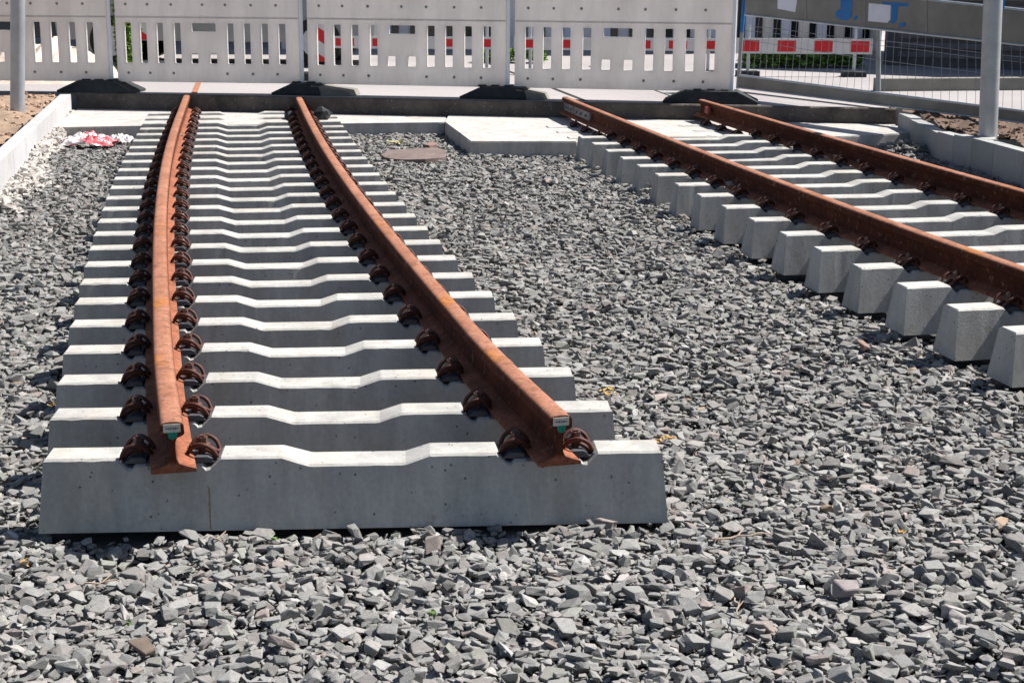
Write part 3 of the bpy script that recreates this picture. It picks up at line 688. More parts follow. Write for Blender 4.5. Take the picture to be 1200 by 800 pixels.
# fishplate on the near rail of the right track, by the dark edge
o2, t2, PP = rails2[0]
P0 = Vector((o2.location.x, o2.location.y, 0)); end = PP[-1]; dd = (PP[-1] - PP[-5]).normalized(); nn = Vector((-dd.y, dd.x, 0))
M_fish = simple('dark joint bar', (0.19, 0.18, 0.185), (0.10, 0.09, 0.095), 0.6, scale=12, bump=0.2)
def bar_mesh(l):
    bm = bmesh.new(); box(bm, 0, l, 0.012, 0.034, 0.035, 0.108); bevel(bm, 0.005, 2); return bm
for sg, cc in ((1, 'near'), ):
    for s0, l in ((0.10, 0.42), (0.56, 0.62)):
        bm = bar_mesh(l)
        b0 = end - dd * (s0 + l); 
        for k in range(3):
            sweep(bm, [(l * (0.2 + 0.3 * k), 0.034, 0.07), (l * (0.2 + 0.3 * k), 0.052, 0.07)], 0.013, 6)
        bmesh.ops.transform(bm, matrix=Matrix.Translation(b0 - P0) @ Matrix(((dd.x, nn.x, 0, 0), (dd.y, nn.y, 0, 0), (0, 0, 1, 0), (0, 0, 0, 1))), verts=bm.verts)
        bmobj('fishplate', bm, M_fish, o2)
# red cap on the far rail of the right track, red marker by the left track
def lump(name, p, r, m, label, cat, seed, sq=(1, 1, 0.8), parent=None, sub=2):
    bm = bmesh.new(); bmesh.ops.create_icosphere(bm, subdivisions=sub, radius=r)
    for v in bm.verts:
        v.co *= 1 + 0.45 * noise.noise(v.co / r * 1.3 + Vector((seed, 0, 0))); v.co = Vector((v.co.x * sq[0], v.co.y * sq[1], v.co.z * sq[2]))
    o = bmobj(name, bm, m); o.location = p; tag(o, label, cat); return o
M_pink = simple('faded red wrap', (0.40, 0.11, 0.09), (0.22, 0.05, 0.05), 0.6, scale=20)
bm = bmesh.new(); pe = rails2[1][2][-1]; d3 = (rails2[1][2][-1] - rails2[1][2][-5]).normalized(); n3 = Vector((-d3.y, d3.x, 0))
box(bm, 0, 0.09, 0.0, 0.03, 0.055, 0.115); bevel(bm, 0.008, 2)
for v in bm.verts: v.co += Vector((0, 0.006, 0.006)) * noise.noise(v.co * 30)
bmesh.ops.transform(bm, matrix=Matrix.Translation(pe - d3 * 0.40 + n3 * 0.0345 + Vector((0, 0, ZRAIL2))) @ Matrix(((d3.x, n3.x, 0, 0), (d3.y, n3.y, 0, 0), (0, 0, 1, 0), (0, 0, 0, 1))), verts=bm.verts)
tag(bmobj('plastic_wrap', bm, M_pink), 'faded red plastic wrap on the far end of the farther right rail', 'wrap')
bm = bmesh.new(); p = at(341, 127, ZS)
sweep(bm, [(p.x, p.y, ZS), (p.x, p.y, ZS + 0.09)], 0.018, 10); sweep(bm, [(p.x, p.y, ZS + 0.0901), (p.x - 0.01, p.y, ZS + 0.15)], 0.006, 6)
tag(bmobj('marker_peg', bm, M_pink), 'small red marker peg against the dark road edge by the left track', 'peg')
lump('rubber_lump', at(377, 141, ZS) + Vector((0, 0, 0.05)), 0.075, M_rubber, 'black rubber lump on the slab right of the left track', 'rubber', 4, (1, 0.9, 1.0))
lump('rubber_lump', at(340, 140, ZS) + Vector((0, 0, 0.03)), 0.05, M_rubber, 'black rubber scrap tucked inside the right rail of the left track', 'rubber', 8, (1, 0.9, 0.9))

# rails let into the road behind
def strip(pxs, width, name, m, label, h=0.006):
    pts = [at(*p, ZR) for p in pxs]; d = (pts[-1] - pts[0]).normalized(); nn = Vector((-d.y, d.x, 0)) * width / 2
    bm = bmesh.new(); L_ = [(pp + nn) for pp in pts] ; Rr = [(pp - nn) for pp in pts][::-1]
    prism(bm, [(v.x, v.y) for v in L_ + Rr], ZR - 0.02, ZR + h); tag(bmobj(name, bm, m), label, 'rail', 'rails set into the road')
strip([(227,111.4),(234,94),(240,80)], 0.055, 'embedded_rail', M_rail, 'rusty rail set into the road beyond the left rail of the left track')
strip([(686,118.5),(632,97.5),(560,70)], 0.045, 'embedded_rail', M_tyre, 'dark rail groove crossing the road behind the fishplate', 0.004)
strip([(800,118.0),(748,99),(690,78)], 0.018, 'embedded_rail', M_tyre, 'thin dark groove in the road left of the rightmost rubber foot', 0.004)

# ------------------------------------------------------------------ plastic barriers and their feet
def plate_with_holes(x_cuts, z_cuts, solid, th):
    bm = bmesh.new(); nx, nz = len(x_cuts) - 1, len(z_cuts) - 1; V = {}
    def vert(i, j, s):
        if (i, j, s) not in V: V[i, j, s] = bm.verts.new((x_cuts[i], (-th / 2 if s == 0 else th / 2), z_cuts[j]))
        return V[i, j, s]
    S_ = lambda i, j: 0 <= i < nx and 0 <= j < nz and solid(0.5*(x_cuts[i]+x_cuts[i+1]), 0.5*(z_cuts[j]+z_cuts[j+1]))
    for i in range(nx):
        for j in range(nz):
            if not S_(i, j): continue
            for s in (0, 1): bm.faces.new([vert(i, j, s), vert(i+1, j, s), vert(i+1, j+1, s), vert(i, j+1, s)])
            for (di, dj, a, b) in ((-1, 0, (i, j), (i, j+1)), (1, 0, (i+1, j), (i+1, j+1)), (0, -1, (i, j), (i+1, j)), (0, 1, (i, j+1), (i+1, j+1))):
                if not S_(i+di, j+dj): bm.faces.new([vert(*a, 0), vert(*b, 0), vert(*b, 1), vert(*a, 1)])
    return bm
def barrier(a, b, label, zb=0.105, hgt=1.0):
    a = Vector(a); b = Vector(b); L_ = (b - a).length; rz = math.atan2((b - a).y, (b - a).x)
    root = empty('safety_barrier', (a.x, a.y, ZR), rz); tag(root, label, 'barrier', 'white plastic safety barriers')
    fr = [(.060, .098), (.142, .180), (.230, .267), (.322, .360), (.602, .640), (.690, .727), (.783, .820), (.873, .912)]
    sq = [(.408, .448), (.508, .548)]; rc = (.415, .545)
    z_lo, z_hi = 0.185, 0.585
    holes = [(f0 * L_, f1 * L_, z_lo, z_hi) for f0, f1 in fr] + [(f0 * L_, f1 * L_, z_lo, z_lo + 0.10) for f0, f1 in sq] + [(rc[0] * L_, rc[1] * L_, 0.50, z_hi)]
    xs = sorted({0.03, L_ - 0.03} | {h[0] for h in holes} | {h[1] for h in holes}); zs = sorted({0, hgt, 0.03, hgt - 0.03} | {h[2] for h in holes} | {h[3] for h in holes} | {0.625})
    solid = lambda x, z: not any(h[0] < x < h[1] and h[2] < z < h[3] for h in holes)
    bm = plate_with_holes(xs, zs, solid, 0.062)
    bmesh.ops.recalc_face_normals(bm, faces=bm.faces)
    # small rounding on every outer edge
    es = [e for e in bm.edges if len(e.link_faces) == 2 and e.calc_face_angle(0) > R(60)]
    bmesh.ops.bevel(bm, geom=es, offset=0.005, segments=2, affect='EDGES', clamp_overlap=True)
    pan = bmobj('panel', bm, M_plastic, root); pan.location = (0, 0, zb)
    # moulded upper band standing 6 mm proud, rivet dimples
    bm = bmesh.new(); box(bm, 0.04, L_ - 0.04, -0.0345, -0.0312, zb + 0.632, zb + 0.648); bevel(bm, 0.002, 1); bmobj('moulded_ridge', bm, M_plastic, root)
    for zz, yy in ((0.09, -0.0325), (0.765, -0.0325)):
        for f in (.075, .190, .315, .480 if zz > .5 else .47, .60, .735, .865):
            if zz < 0.5 and f == .47: continue
            bm = bmesh.new(); sweep(bm, [(f * L_, yy + 0.004, zb + zz), (f * L_, yy - 0.0015, zb + zz)], 0.014, 12); bmobj('rivet', bm, M_galvd, root)
    bm = bmesh.new(); sweep(bm, [(L_ - 0.012, -0.02, 0.03), (L_ - 0.012, -0.02, zb + hgt + 0.04)], 0.018, 14); bmobj('end_tube', bm, M_tube, root, smooth=True)
    return root
M_galvd = simple('dull rivet', (0.26, 0.24, 0.23), (0.18, 0.17, 0.16), 0.7)
M_tube = simple('pale end tube', (0.80, 0.81, 0.84), (0.70, 0.71, 0.74), 0.4, 0.0, scale=4)
def rubber_foot(c, rz, label, L_=0.78, W=0.40, grey=False, grey_from=None):
    root = empty('barrier_foot', (c[0], c[1], ZR + 0.003), rz); tag(root, label, 'barrier foot', 'rubber feet of the barriers')
    bm = bmesh.new(); h = 0.115
    # sloped ends, flat top
    lo = [(-L_/2, -W/2), (L_/2, -W/2), (L_/2, W/2), (-L_/2, W/2)]; t = 0.20; t2 = 0.03 if grey_from else t
    a = [bm.verts.new((x, y, 0)) for x, y in lo]; m_ = [bm.verts.new((x, y, 0.022)) for x, y in lo]
    up = [bm.verts.new((math.copysign(L_/2 - (t if x < 0 else t2), x), math.copysign(W/2 - 0.03, y), h)) for x, y in lo]
    bm.faces.new(a[::-1]); bm.faces.new(up)
    for r0, r1 in ((a, m_), (m_, up)):
        for k in range(4): bm.faces.new((r0[k], r0[(k+1) % 4], r1[(k+1) % 4], r1[k]))
    bevel(bm, 0.006, 2); bmobj('base', bm, M_rubber, root)
    # moulded ribs on the slopes and grip slots on top
    for sg in ((-1,) if grey_from else (-1, 1)):
        for k in range(3):
            bm = bmesh.new(); y0 = -0.15 + 0.115 * k
            x1, x2 = sg * (L_/2 - 0.02), sg * (L_/2 - t - 0.01)
            vs_ = [bm.verts.new(p) for p in ((x1, y0, 0.026), (x1, y0 + 0.06, 0.026), (x2, y0 + 0.06, h + 0.004), (x2, y0, h + 0.004), (x1, y0, 0.010), (x1, y0 + 0.06, 0.010), (x2, y0 + 0.06, h - 0.02), (x2, y0, h - 0.02))]
            for f in ((0,1,2,3),(4,5,6,7),(0,1,5,4),(1,2,6,5),(2,3,7,6),(3,0,4,7)): bm.faces.new([vs_[i] for i in f])
            bevel(bm, 0.004, 1); bmobj('rib', bm, M_rubber, root)
    for x in ((-0.13, 0.0, 0.13) if L_ > 0.6 else (-0.03, 0.12)):
        bm = bmesh.new(); box(bm, x - 0.035, x + 0.035, -0.10, 0.10, h - 0.004, h + 0.012); bevel(bm, 0.006, 2); bmobj('socket', bm, M_rubber if not grey else M_foot2, root)
    if grey_from is not None:
        bm = bmesh.new(); box(bm, L_/2 - 0.10, L_/2 + grey_from, -0.18, 0.17, 0.0, 0.098)
        for v in bm.verts:
            if v.co.x > L_/2 and v.co.z > 0.01: v.co.z = 0.05; v.co.x -= 0.03
        bevel(bm, 0.006, 2); bmobj('grey_end', bm, M_foot2, root)
    return root
FT = [((113,109.5), 'black rubber barrier foot at far left above the pale kerb end', None, 0.78), ((350,112.3), 'black rubber barrier foot with a long grey end beyond the left track', 0.32, 0.50),
      ((581,117), 'black rubber barrier foot with a short grey end below the middle barrier joint', 0.18, 0.66), ((836,122.4), 'long black rubber barrier foot beside the mesh barrier', None, 0.90)]
kr = math.atan(kf[0]); foots = []
for (p, lab, g, fl) in FT:
    c = at(*p, ZR) + Vector((0, 0.205, 0)); foots.append(c); rubber_foot(c, kr + random.uniform(-0.03, 0.03), lab, grey_from=g, L_=fl)
pe_ = []
for (px, c) in ((134.5, foots[0]), (357.5, foots[1]), (598.5, foots[2]), (861.5, foots[3])):
    d = ray(px, 90); pe_.append(Vector((d.x / d.y * (c.y), c.y, 0)))
dl = (pe_[0] - pe_[1]); dl.y *= 0.3
g_ = 0.012
barrier(pe_[0] + dl * 1.02, pe_[0] - Vector((g_, 0, 0)), 'white plastic barrier panel at the far left, behind the thin pole')
barrier(pe_[0] + Vector((g_, 0, 0)), pe_[1] - Vector((g_, 0, 0)), 'white plastic barrier panel behind the left rail of the left track')
barrier(pe_[1] + Vector((g_, 0, 0)), pe_[2] - Vector((g_, 0, 0)), 'white plastic barrier panel in the middle, over the gap between the tracks')
barrier(pe_[2] + Vector((g_, 0, 0)), pe_[3] - Vector((g_, 0, 0)), 'rightmost white plastic barrier panel, next to the mesh barrier')

# ------------------------------------------------------------------ mesh barrier at the right
fa, fb = at(864, 106.5, ZR), at(1152, 141, ZR)
fd = (fb - fa).normalized(); fn = Vector((fd.y, -fd.x, 0))       # fn looks at the viewer
fb2 = fa + fd * ((fb - fa).length * 1.32)
def fw(px, py, push=0.0): return on_wall(px, py, fa, fb) + fn * push
def fence_xz(p): return ((p - fa).dot(fd), p.z)
root = empty('mesh_barrier', fa); tag(root, 'grey mesh construction barrier with boards along top and bottom, blue left post', 'barrier')
IF = Matrix.Translation(-Vector(fa)); 
def fpart(name, bm, m, parent=root, **k):
    o = bmobj(name, bm, m, None, **k); o.parent = parent; o.matrix_parent_inverse = IF if parent is root else Matrix(); return o
def slab4(p, th0, th1):      # a board from four survey points on the fence plane
    bm = bmesh.new(); f = [bm.verts.new(v + fn * th1) for v in p]; b = [bm.verts.new(v + fn * th0) for v in p]; n = len(p)
    bm.faces.new(f); bm.faces.new(b[::-1])
    for k in range(n): bm.faces.new((f[k], b[k], b[(k+1) % n], f[(k+1) % n]))
    return bm
def ext(p, q_, k): return p + (q_ - p) * k
bl0, bl1 = fw(866, 88.5), fw(1150, 124.5); bb0, bb1 = fw(866, 103.5), fw(1150, 138)
bm = slab4([bb0, ext(bb0, bb1, 1.3), ext(bl0, bl1, 1.3), bl0], -0.012, 0.012); bevel(bm, 0.004, 2); lower = fpart('bottom_board', bm, M_board)
bm = bmesh.new(); sweep(bm, [bl0 + fn * 0.0, ext(bl0, bl1, 1.3)], 0.014, 10); fpart('rail_tube', bm, M_galv, smooth=True)
bm = bmesh.new(); sweep(bm, [bb0 + fn * 0.02 + Vector((0, 0, 0.008)), ext(bb0, bb1, 1.3) + fn * 0.02], 0.008, 8); fpart('bottom_lip', bm, M_galv)
tb0, tb1 = fw(874, 17.5), fw(1150, 47.5); tt0, tt1 = fw(874, -22), fw(1150, 7)
top_b = slab4([tb0, ext(tb0, tb1, 1.3), ext(tt0, tt1, 1.3), tt0], -0.012, 0.012); bevel(top_b, 0.004, 2); upper = fpart('top_board', top_b, M_board)
bm = bmesh.new(); sweep(bm, [tb0 + fn * 0.014, ext(tb0, tb1, 1.3) + fn * 0.014], 0.010, 8); fpart('rail_tube', bm, M_galv, smooth=True)
bm = bmesh.new(); sweep(bm, [tt0, ext(tt0, tt1, 1.3)], 0.014, 8); fpart('rail_tube', bm, M_galv, smooth=True)
for px in (905.5, 945.5, 1014.5, 1087.5):      # joints of the board
    f = (px - 874) / 276; y0, y1 = 17.5 + 30 * f, -22 + 29 * f
    bm = slab4([fw(px - 0.7, y0 - 0.5), fw(px + 0.7, y0 - 0.5), fw(px + 0.7, y1), fw(px - 0.7, y1)], 0.0125, 0.016); 
    if px > 910: fpart('joint_strip', bm, M_galvd, upper)
# posts
p0, p1 = fw(864.5, 104), fw(873.5, -24)
mid = fw(869.3, 38)
bm = bmesh.new(); sweep(bm, [p0, mid], 0.020, 12); post = fpart('end_post', bm, M_mesh, smooth=True)
bm = bmesh.new(); sweep(bm, [mid, p1], 0.0205, 12); fpart('blue_sleeve', bm, M_blue, smooth=True)
q0, q1 = fw(1024.5, 107, -0.05), fw(1024.5, 30, -0.05)
bm = bmesh.new(); sweep(bm, [q0, q1], 0.024, 12); fpart('middle_post', bm, M_mesh, smooth=True)
e0_ = ext(bb0, bb1, 1.3); bm = bmesh.new(); sweep(bm, [e0_ - Vector((0,0,0.03)), ext(tt0, tt1, 1.3)], 0.02, 12); fpart('end_post', bm, M_mesh, smooth=True)
bm = bmesh.new(); k = 0; Lf = (bl1 - bl0).length * 1.3
pitch = 0.105; s = 0.03
while s < Lf:
    f = s / Lf; a_ = ext(bl0, ext(bl0, bl1, 1.3), f); b_ = ext(tb0, ext(tb0, tb1, 1.3), f)
    wob = 0.012 * math.sin(s * 3.1)
    sweep(bm, [a_, (a_ + b_) / 2 + fn * wob + fd * 0.006 * math.sin(s * 9), b_], 0.0020, 5, False); s += pitch
for f0 in (0.82, 0.74):
    pts = [ext(ext(bl0, ext(bl0, bl1, 1.3), t / 14), ext(tb0, ext(tb0, tb1, 1.3), t / 14), f0 + 0.01 * math.sin(t)) for t in range(15)]
    sweep(bm, pts, 0.0026, 5, False)
pts = [ext(ext(bl0, ext(bl0, bl1, 1.3), t / 14), ext(tb0, ext(tb0, tb1, 1.3), t / 14), 0.60 - 0.018 * t + 0.0009 * t * t) for t in range(15)]
sweep(bm, pts, 0.0026, 5, False)
fpart('wire_mesh', bm, M_mesh)
# stickers and blue lettering on the top board
def decal(pts, m, name, parent=upper):
    bm = slab4([fw(*p) for p in pts], 0.0122, 0.0142); fpart(name, bm, m, parent)
decal([(912.5,10.5),(933,14.5),(935,3),(935,-8),(912.5,-9)], M_white, 'sticker')
decal([(1018.5,25),(1041,27),(1044.5,23),(1045,6.5),(1019.5,4)], M_white, 'sticker')
decal([(987,-8),(1000.5,-7),(1000,8),(998.5,10.5),(1000,14),(999.5,20),(995,24),(987,24),(981,20),(980,15),(984,11.5),(989,10.5),(986,9)], M_blue, 'painted_letter')
decal([(1001.5,22),(1004,18.5),(1007,19),(1005,23),(1002,25)], M_blue, 'painted_dot')
decal([(1035,2.5),(1066,4),(1065,8),(1054,7.5),(1052.5,24),(1049,28),(1043.5,27.5),(1046,24),(1046.5,7),(1036,5.5)], M_blue, 'painted_letter')
decal([(1055,31.5),(1055.5,27.5),(1063,26.5),(1063,30),(1060,32)], M_blue, 'painted_dot')

# ------------------------------------------------------------------ poles
def pole(base_px, top_px, z, wpx, label, flutes=False, sign=False):
    b = at(*base_px, z); sc = FPX / (b - Vector((0, 0, CAM_Z))).dot(fwd); r_ = wpx / sc / 2
    d = ray(*top_px); k = b.y / d.y; t = Vector((d.x * k, b.y, CAM_Z + d.z * k)); dirv = (t - b).normalized()
    root = empty('steel_pole', b); tag(root, label, 'pole')
    bm = bmesh.new(); P = [Vector((0, 0, -0.15)), Vector((0, 0, 0))] + [dirv * s for s in (0.5, 1, 1.5, 2, 2.5, 3.2)]
    sweep(bm, P, r_, 28); bmobj('shaft', bm, M_galv, root, smooth=True)
    bm = bmesh.new(); sweep(bm, [dirv * 3.2, dirv * 3.23], [r_ * 1.04, r_ * 0.7], 28); bmobj('cap', bm, M_galv, root, smooth=True)
    return root, b, dirv, r_
pole((20.5, 132), (20.8, 0), ZR - 0.015, 16.5, 'slim galvanised steel pole standing in the earth at far left')
rt_, b_, dv, r_ = pole((1157.5, 160), (1163.8, 0), ZR - 0.01, 21.5, 'thick galvanised steel pole standing behind the curving kerb at right')
bm = bmesh.new(); box(bm, r_ * 0.3, r_ * 0.3 + 0.10, r_ + 0.004, r_ + 0.012, b_.z * 0 + 1.02, 1.9); bevel(bm, 0.003, 1)
o = bmobj('sign_plate', bm, M_blue); o.location = b_ + Vector((dv.x * 1.2, dv.y, -0.06)); tag(o, 'blue sign plate edge fixed behind the thick right pole', 'sign')

# ------------------------------------------------------------------ litter, leaves, twigs
def crumple(name, p, sx, sy, h, m, label, seed, n=26):
    bm = bmesh.new(); V = []
    for j in range(n + 1):
        row = []
        for i in range(n + 1):
            u, v = i / n * 2 - 1, j / n * 2 - 1; k = 1 + 0.25 * noise.noise(Vector((u * 2, v * 2, seed)))
            z = h * max(0.0, (1 - (u*u*0.9 + v*v*0.9))) ** 0.5 * (0.6 + 0.9 * abs(noise.noise(Vector((u * 3.2, v * 3.2, seed + 5))))) + 0.012 * noise.noise(Vector((u * 9, v * 9, seed)))
            row.append(bm.verts.new((u * sx * k, v * sy * k, z)))
        V.append(row)
    for a, b in zip(V, V[1:]):
        for i in range(n): bm.faces.new((a[i], a[i+1], b[i+1], b[i]))
    o = bmobj(name, bm, m); o.location = p
    md = o.modifiers.new('thick', 'SOLIDIFY'); md.thickness = 0.003; tag(o, label, 'litter'); return o
def tape_mat():
    M = Mat('red and white tape', 0.4, 0, 0.5)
    M.color(M.ramp(M.noise(7, 1, 0.3), [(0.50, (0.80, 0.76, 0.75)), (0.53, (0.68, 0.13, 0.15))])); return M.m
M_tape = tape_mat()
p = at(104, 170, float(ground_z(-3.5, 12.2)) + 0.02)
crumple('tape_bundle', p + Vector((0, 0, 0.01)), 0.22, 0.12, 0.10, M_tape, 'crumpled red and white barrier tape lying before the slab at left', 2)
crumple('plastic_sheet', at(141, 166, float(ground_z(-3.3, 12.5)) + 0.02) + Vector((0, 0, 0.005)), 0.11, 0.10, 0.07, M_whitep, 'crumpled white plastic sheet beside the striped tape bundle', 7)
# brown trodden patch of earth
def patch(pxs, zz, name, m, label, seed, cat='board'):
    pts = [at(*p, zz) for p in pxs]; c = sum(pts, Vector()) / len(pts)
    bm = bmesh.new(); prism(bm, [(q_.x - c.x, q_.y - c.y) for q_ in pts], -0.02, 0.022)
    bmesh.ops.subdivide_edges(bm, edges=bm.edges, cuts=2, use_grid_fill=True)
    for v in bm.verts: v.co += Vector((noise.noise(v.co * 6), noise.noise(v.co * 5 + Vector((3, 0, 0))), 0.35 * noise.noise(v.co * 9))) * 0.02
    o = bmobj(name, bm, m); o.location = (c.x, c.y, zz); tag(o, label, cat); return o
M_brown = simple('brown fibre board', (0.17, 0.13, 0.118), (0.10, 0.075, 0.07), 0.95, scale=10, bump=0.5)
gz = float(ground_z(-0.8, 12.0)) + 0.012
patch([(446,184),(455,179),(480,177.5),(512,176),(524,180),(524,187),(500,190),(470,190),(452,188)], gz, 'earth_patch', M_brown, 'flat brown earth patch on the gravel left of the protruding slab corner', 1, 'earth')
patch([(497,171.5),(504,169.5),(511,170),(512,172.5),(504,173.5)], gz + 0.02, 'brick_shard', simple('brick', (0.22, 0.14, 0.115), (0.16, 0.11, 0.09), 0.9, scale=20), 'reddish brick shard lying behind the brown earth patch', 2, 'brick')
def leaves(px, py, n, m, label, seed, spread=0.05, size=0.026, cat='leaves', zz=None):
    r = random.Random(seed); c = at(px, py, 0.0); zz = float(ground_z(c.x, c.y)) + (0.04 if py > 250 else 0.06); c = at(px, py, zz); bm = bmesh.new()
    for k in range(n):
        a = r.uniform(0, 6.28); q_ = r.uniform(0, spread); s = size * r.uniform(0.6, 1.2)
        M = Matrix.Translation((q_ * math.cos(a), q_ * math.sin(a), r.uniform(0, 0.016))) @ Matrix.Rotation(r.uniform(0, 6.28), 4, 'Z') @ Matrix.Rotation(r.uniform(-0.7, 0.7), 4, 'X') @ Matrix.Rotation(r.uniform(-0.5, 0.5), 4, 'Y')
        L_ = [(-1, 0, 0.2), (-0.45, 0.42, 0.25), (0.2, 0.5, 0.2), (1, 0, 0.35), (0.2, -0.5, 0.2), (-0.45, -0.42, 0.25)]; mid_ = [(-0.45, 0, 0), (0.2, 0, 0)]
        v = [bm.verts.new(M @ (Vector(q2) * s * 0.5)) for q2 in L_ + mid_]
        for f in ((0,1,6),(1,2,7,6),(2,3,7),(3,4,7),(4,5,6,7),(5,0,6)): bm.faces.new([v[i] for i in f])
    o = bmobj(name='dry_leaves' if cat == 'leaves' else 'weed', bm=bm, m=m); o.location = c; tag(o, label, cat); return o
leaves(781, 517, 9, M_dry, 'dry yellow leaves caught at the right end of the front sleeper', 1, 0.035, 0.034)
leaves(712, 461, 7, M_dry, 'dry leaves beside the right end of the second left track sleeper', 2, 0.035, 0.03)
leaves(62, 478, 6, M_dry, 'dry leaves at the left end of the second left track sleeper', 3, 0.03, 0.03)
leaves(466, 168, 14, simple('pale straw', (0.62, 0.56, 0.25), (0.45, 0.40, 0.15), 0.8), 'yellowish litter below the slab edge between the tracks', 4, 0.10, 0.05)
leaves(40, 664, 4, M_dry, 'pale yellow leaves on the gravel at lower left', 5, 0.03, 0.028)
leaves(1056, 624, 2, M_dry, 'single dry ochre leaf on the gravel at lower right', 6, 0.01, 0.03)
leaves(505, 722, 9, M_leaf, 'tiny green weed sprouting in the gravel at bottom centre', 7, 0.012, 0.014, 'weed')
leaves(150, 733, 5, M_leaf, 'tiny yellow green moss tuft by the brown stone at lower left', 8, 0.012, 0.016, 'weed')
leaves(320, 632, 8, M_leaf, 'small green weed growing under the front sleeper edge', 9, 0.02, 0.02, 'weed')
leaves(403, 752, 1, M_dry, 'single orange leaf scrap at the bottom centre', 10, 0.005, 0.012)
def twig(px0, py0, px1, py1, label, seed, r=0.003):
    a, b = at(px0, py0, 0.02), at(px1, py1, 0.02); za = float(ground_z(a.x, a.y)) + 0.035; a, b = at(px0, py0, za), at(px1, py1, za + 0.01)
    bm = bmesh.new(); rr = random.Random(seed); P = [a.lerp(b, t / 6) + Vector((rr.uniform(-1, 1), rr.uniform(-1, 1), rr.uniform(-0.3, 1))) * 0.006 for t in range(7)]
    sweep(bm, catmull(P, 2), [r * (1 - 0.5 * k / 13) for k in range(13)], 6); c = P[3]
    sweep(bm, [c, c + Vector((0.02, 0.03, 0.012))], r * 0.6, 5)
    tag(bmobj('twig', bm, M_twig), label, 'twig')
twig(836, 633, 898, 624, 'pale twig lying on the gravel below the front sleeper corner', 1, 0.0035)
twig(95, 686, 140, 680, 'thin pale twig on the gravel at lower left', 2)
twig(248, 629, 262, 637, 'short twig just below the front sleeper near its left third', 3)
twig(862, 700, 868, 730, 'short thin twig on the gravel at lower right', 4, 0.0022)
# a big brown stone
def big_stone(px, py, s, tint_, label, seed, k):
    p = at(px, py, 0.03); V, F = protos[k]; bm = bmesh.new(); vs_ = [bm.verts.new(v * s) for v in V]
    for f in F: bm.faces.new([vs_[i] for i in f])
    bmesh.ops.dissolve_limit(bm, angle_limit=R(8), verts=bm.verts, edges=bm.edges); bevel(bm, 0.003, 1, 25)
    o = bmobj('stone', bm, simple('stone skin', tint_, tuple(v * 0.6 for v in tint_), 0.9, scale=25, bump=0.6)); o.location = (p.x, p.y, float(ground_z(p.x, p.y)) + 0.03); o.rotation_euler = (0.5, 0.2, seed)
    tag(o, label, 'stone')
big_stone(168, 748, 0.036, (0.13, 0.10, 0.08), 'big brown stone on the gravel at lower left', 1.0, 4)
big_stone(330, 745, 0.042, (0.27, 0.23, 0.21), 'large greyish brown stone near the bottom edge left of centre', 2.2, 9)
big_stone(993, 688, 0.042, (0.27, 0.24, 0.24), 'large rounded pinkish grey stone at lower right', 0.4, 15)
big_stone(1010, 408, 0.035, (0.27, 0.18, 0.15), 'dull reddish stone near the right track sleepers', 0.9, 20)

# ------------------------------------------------------------------ behind the barriers
def up_at(px, Y): d = ray(px, 60); return Vector((d.x / d.y * Y, Y, ZR))
def z_at(py, Y): d = ray(600, py); return CAM_Z + d.z / d.y * Y
# far striped board barrier
YB = 18.6
def striped(pa, pb, py0, py1, label, zb=None):
    a, b = up_at(pa, YB), up_at(pb, YB); z0, z1 = z_at(py1, YB), z_at(py0, YB); root = empty('striped_barrier', a, math.atan2((b-a).y, (b-a).x)); tag(root, label, 'barrier', 'striped boards behind the white barriers')
    L_ = (b - a).length; bm = bmesh.new(); box(bm, 0, L_, -0.012, 0.012, z0 - ZR, z1 - ZR); bevel(bm, 0.004, 1); bd = bmobj('board', bm, M_whitep, root)
    n = int(L_ / 0.44) + 1
    for k in range(n):
        x0 = 0.10 + k * 0.44
        if x0 + 0.22 < L_:
            bm = bmesh.new(); box(bm, x0, x0 + 0.22, -0.0145, -0.0125, z0 - ZR + 0.025, z1 - ZR - 0.025); bmobj('red_field', bm, M_red, bd)
    for x in (0.2, L_ - 0.2):
        bm = bmesh.new(); sweep(bm, [(x, 0.03, 0.02), (x, 0.03, z1 - ZR + 0.15)], 0.02, 8); bmobj('post', bm, M_galv, root)
        bm = bmesh.new(); box(bm, x - 0.13, x + 0.13, -0.10, 0.16, 0, 0.06); bevel(bm, 0.015, 1); bmobj('foot', bm, M_rubber, root)
striped(384, 590, 44, 58, 'red and white striped board seen through the slots of the middle barrier')
striped(602, 850, 44, 58.5, 'red and white striped board seen through the slots of the rightmost barrier')
striped(858, 1022, 43, 61, 'red and white striped board seen through the wire mesh')
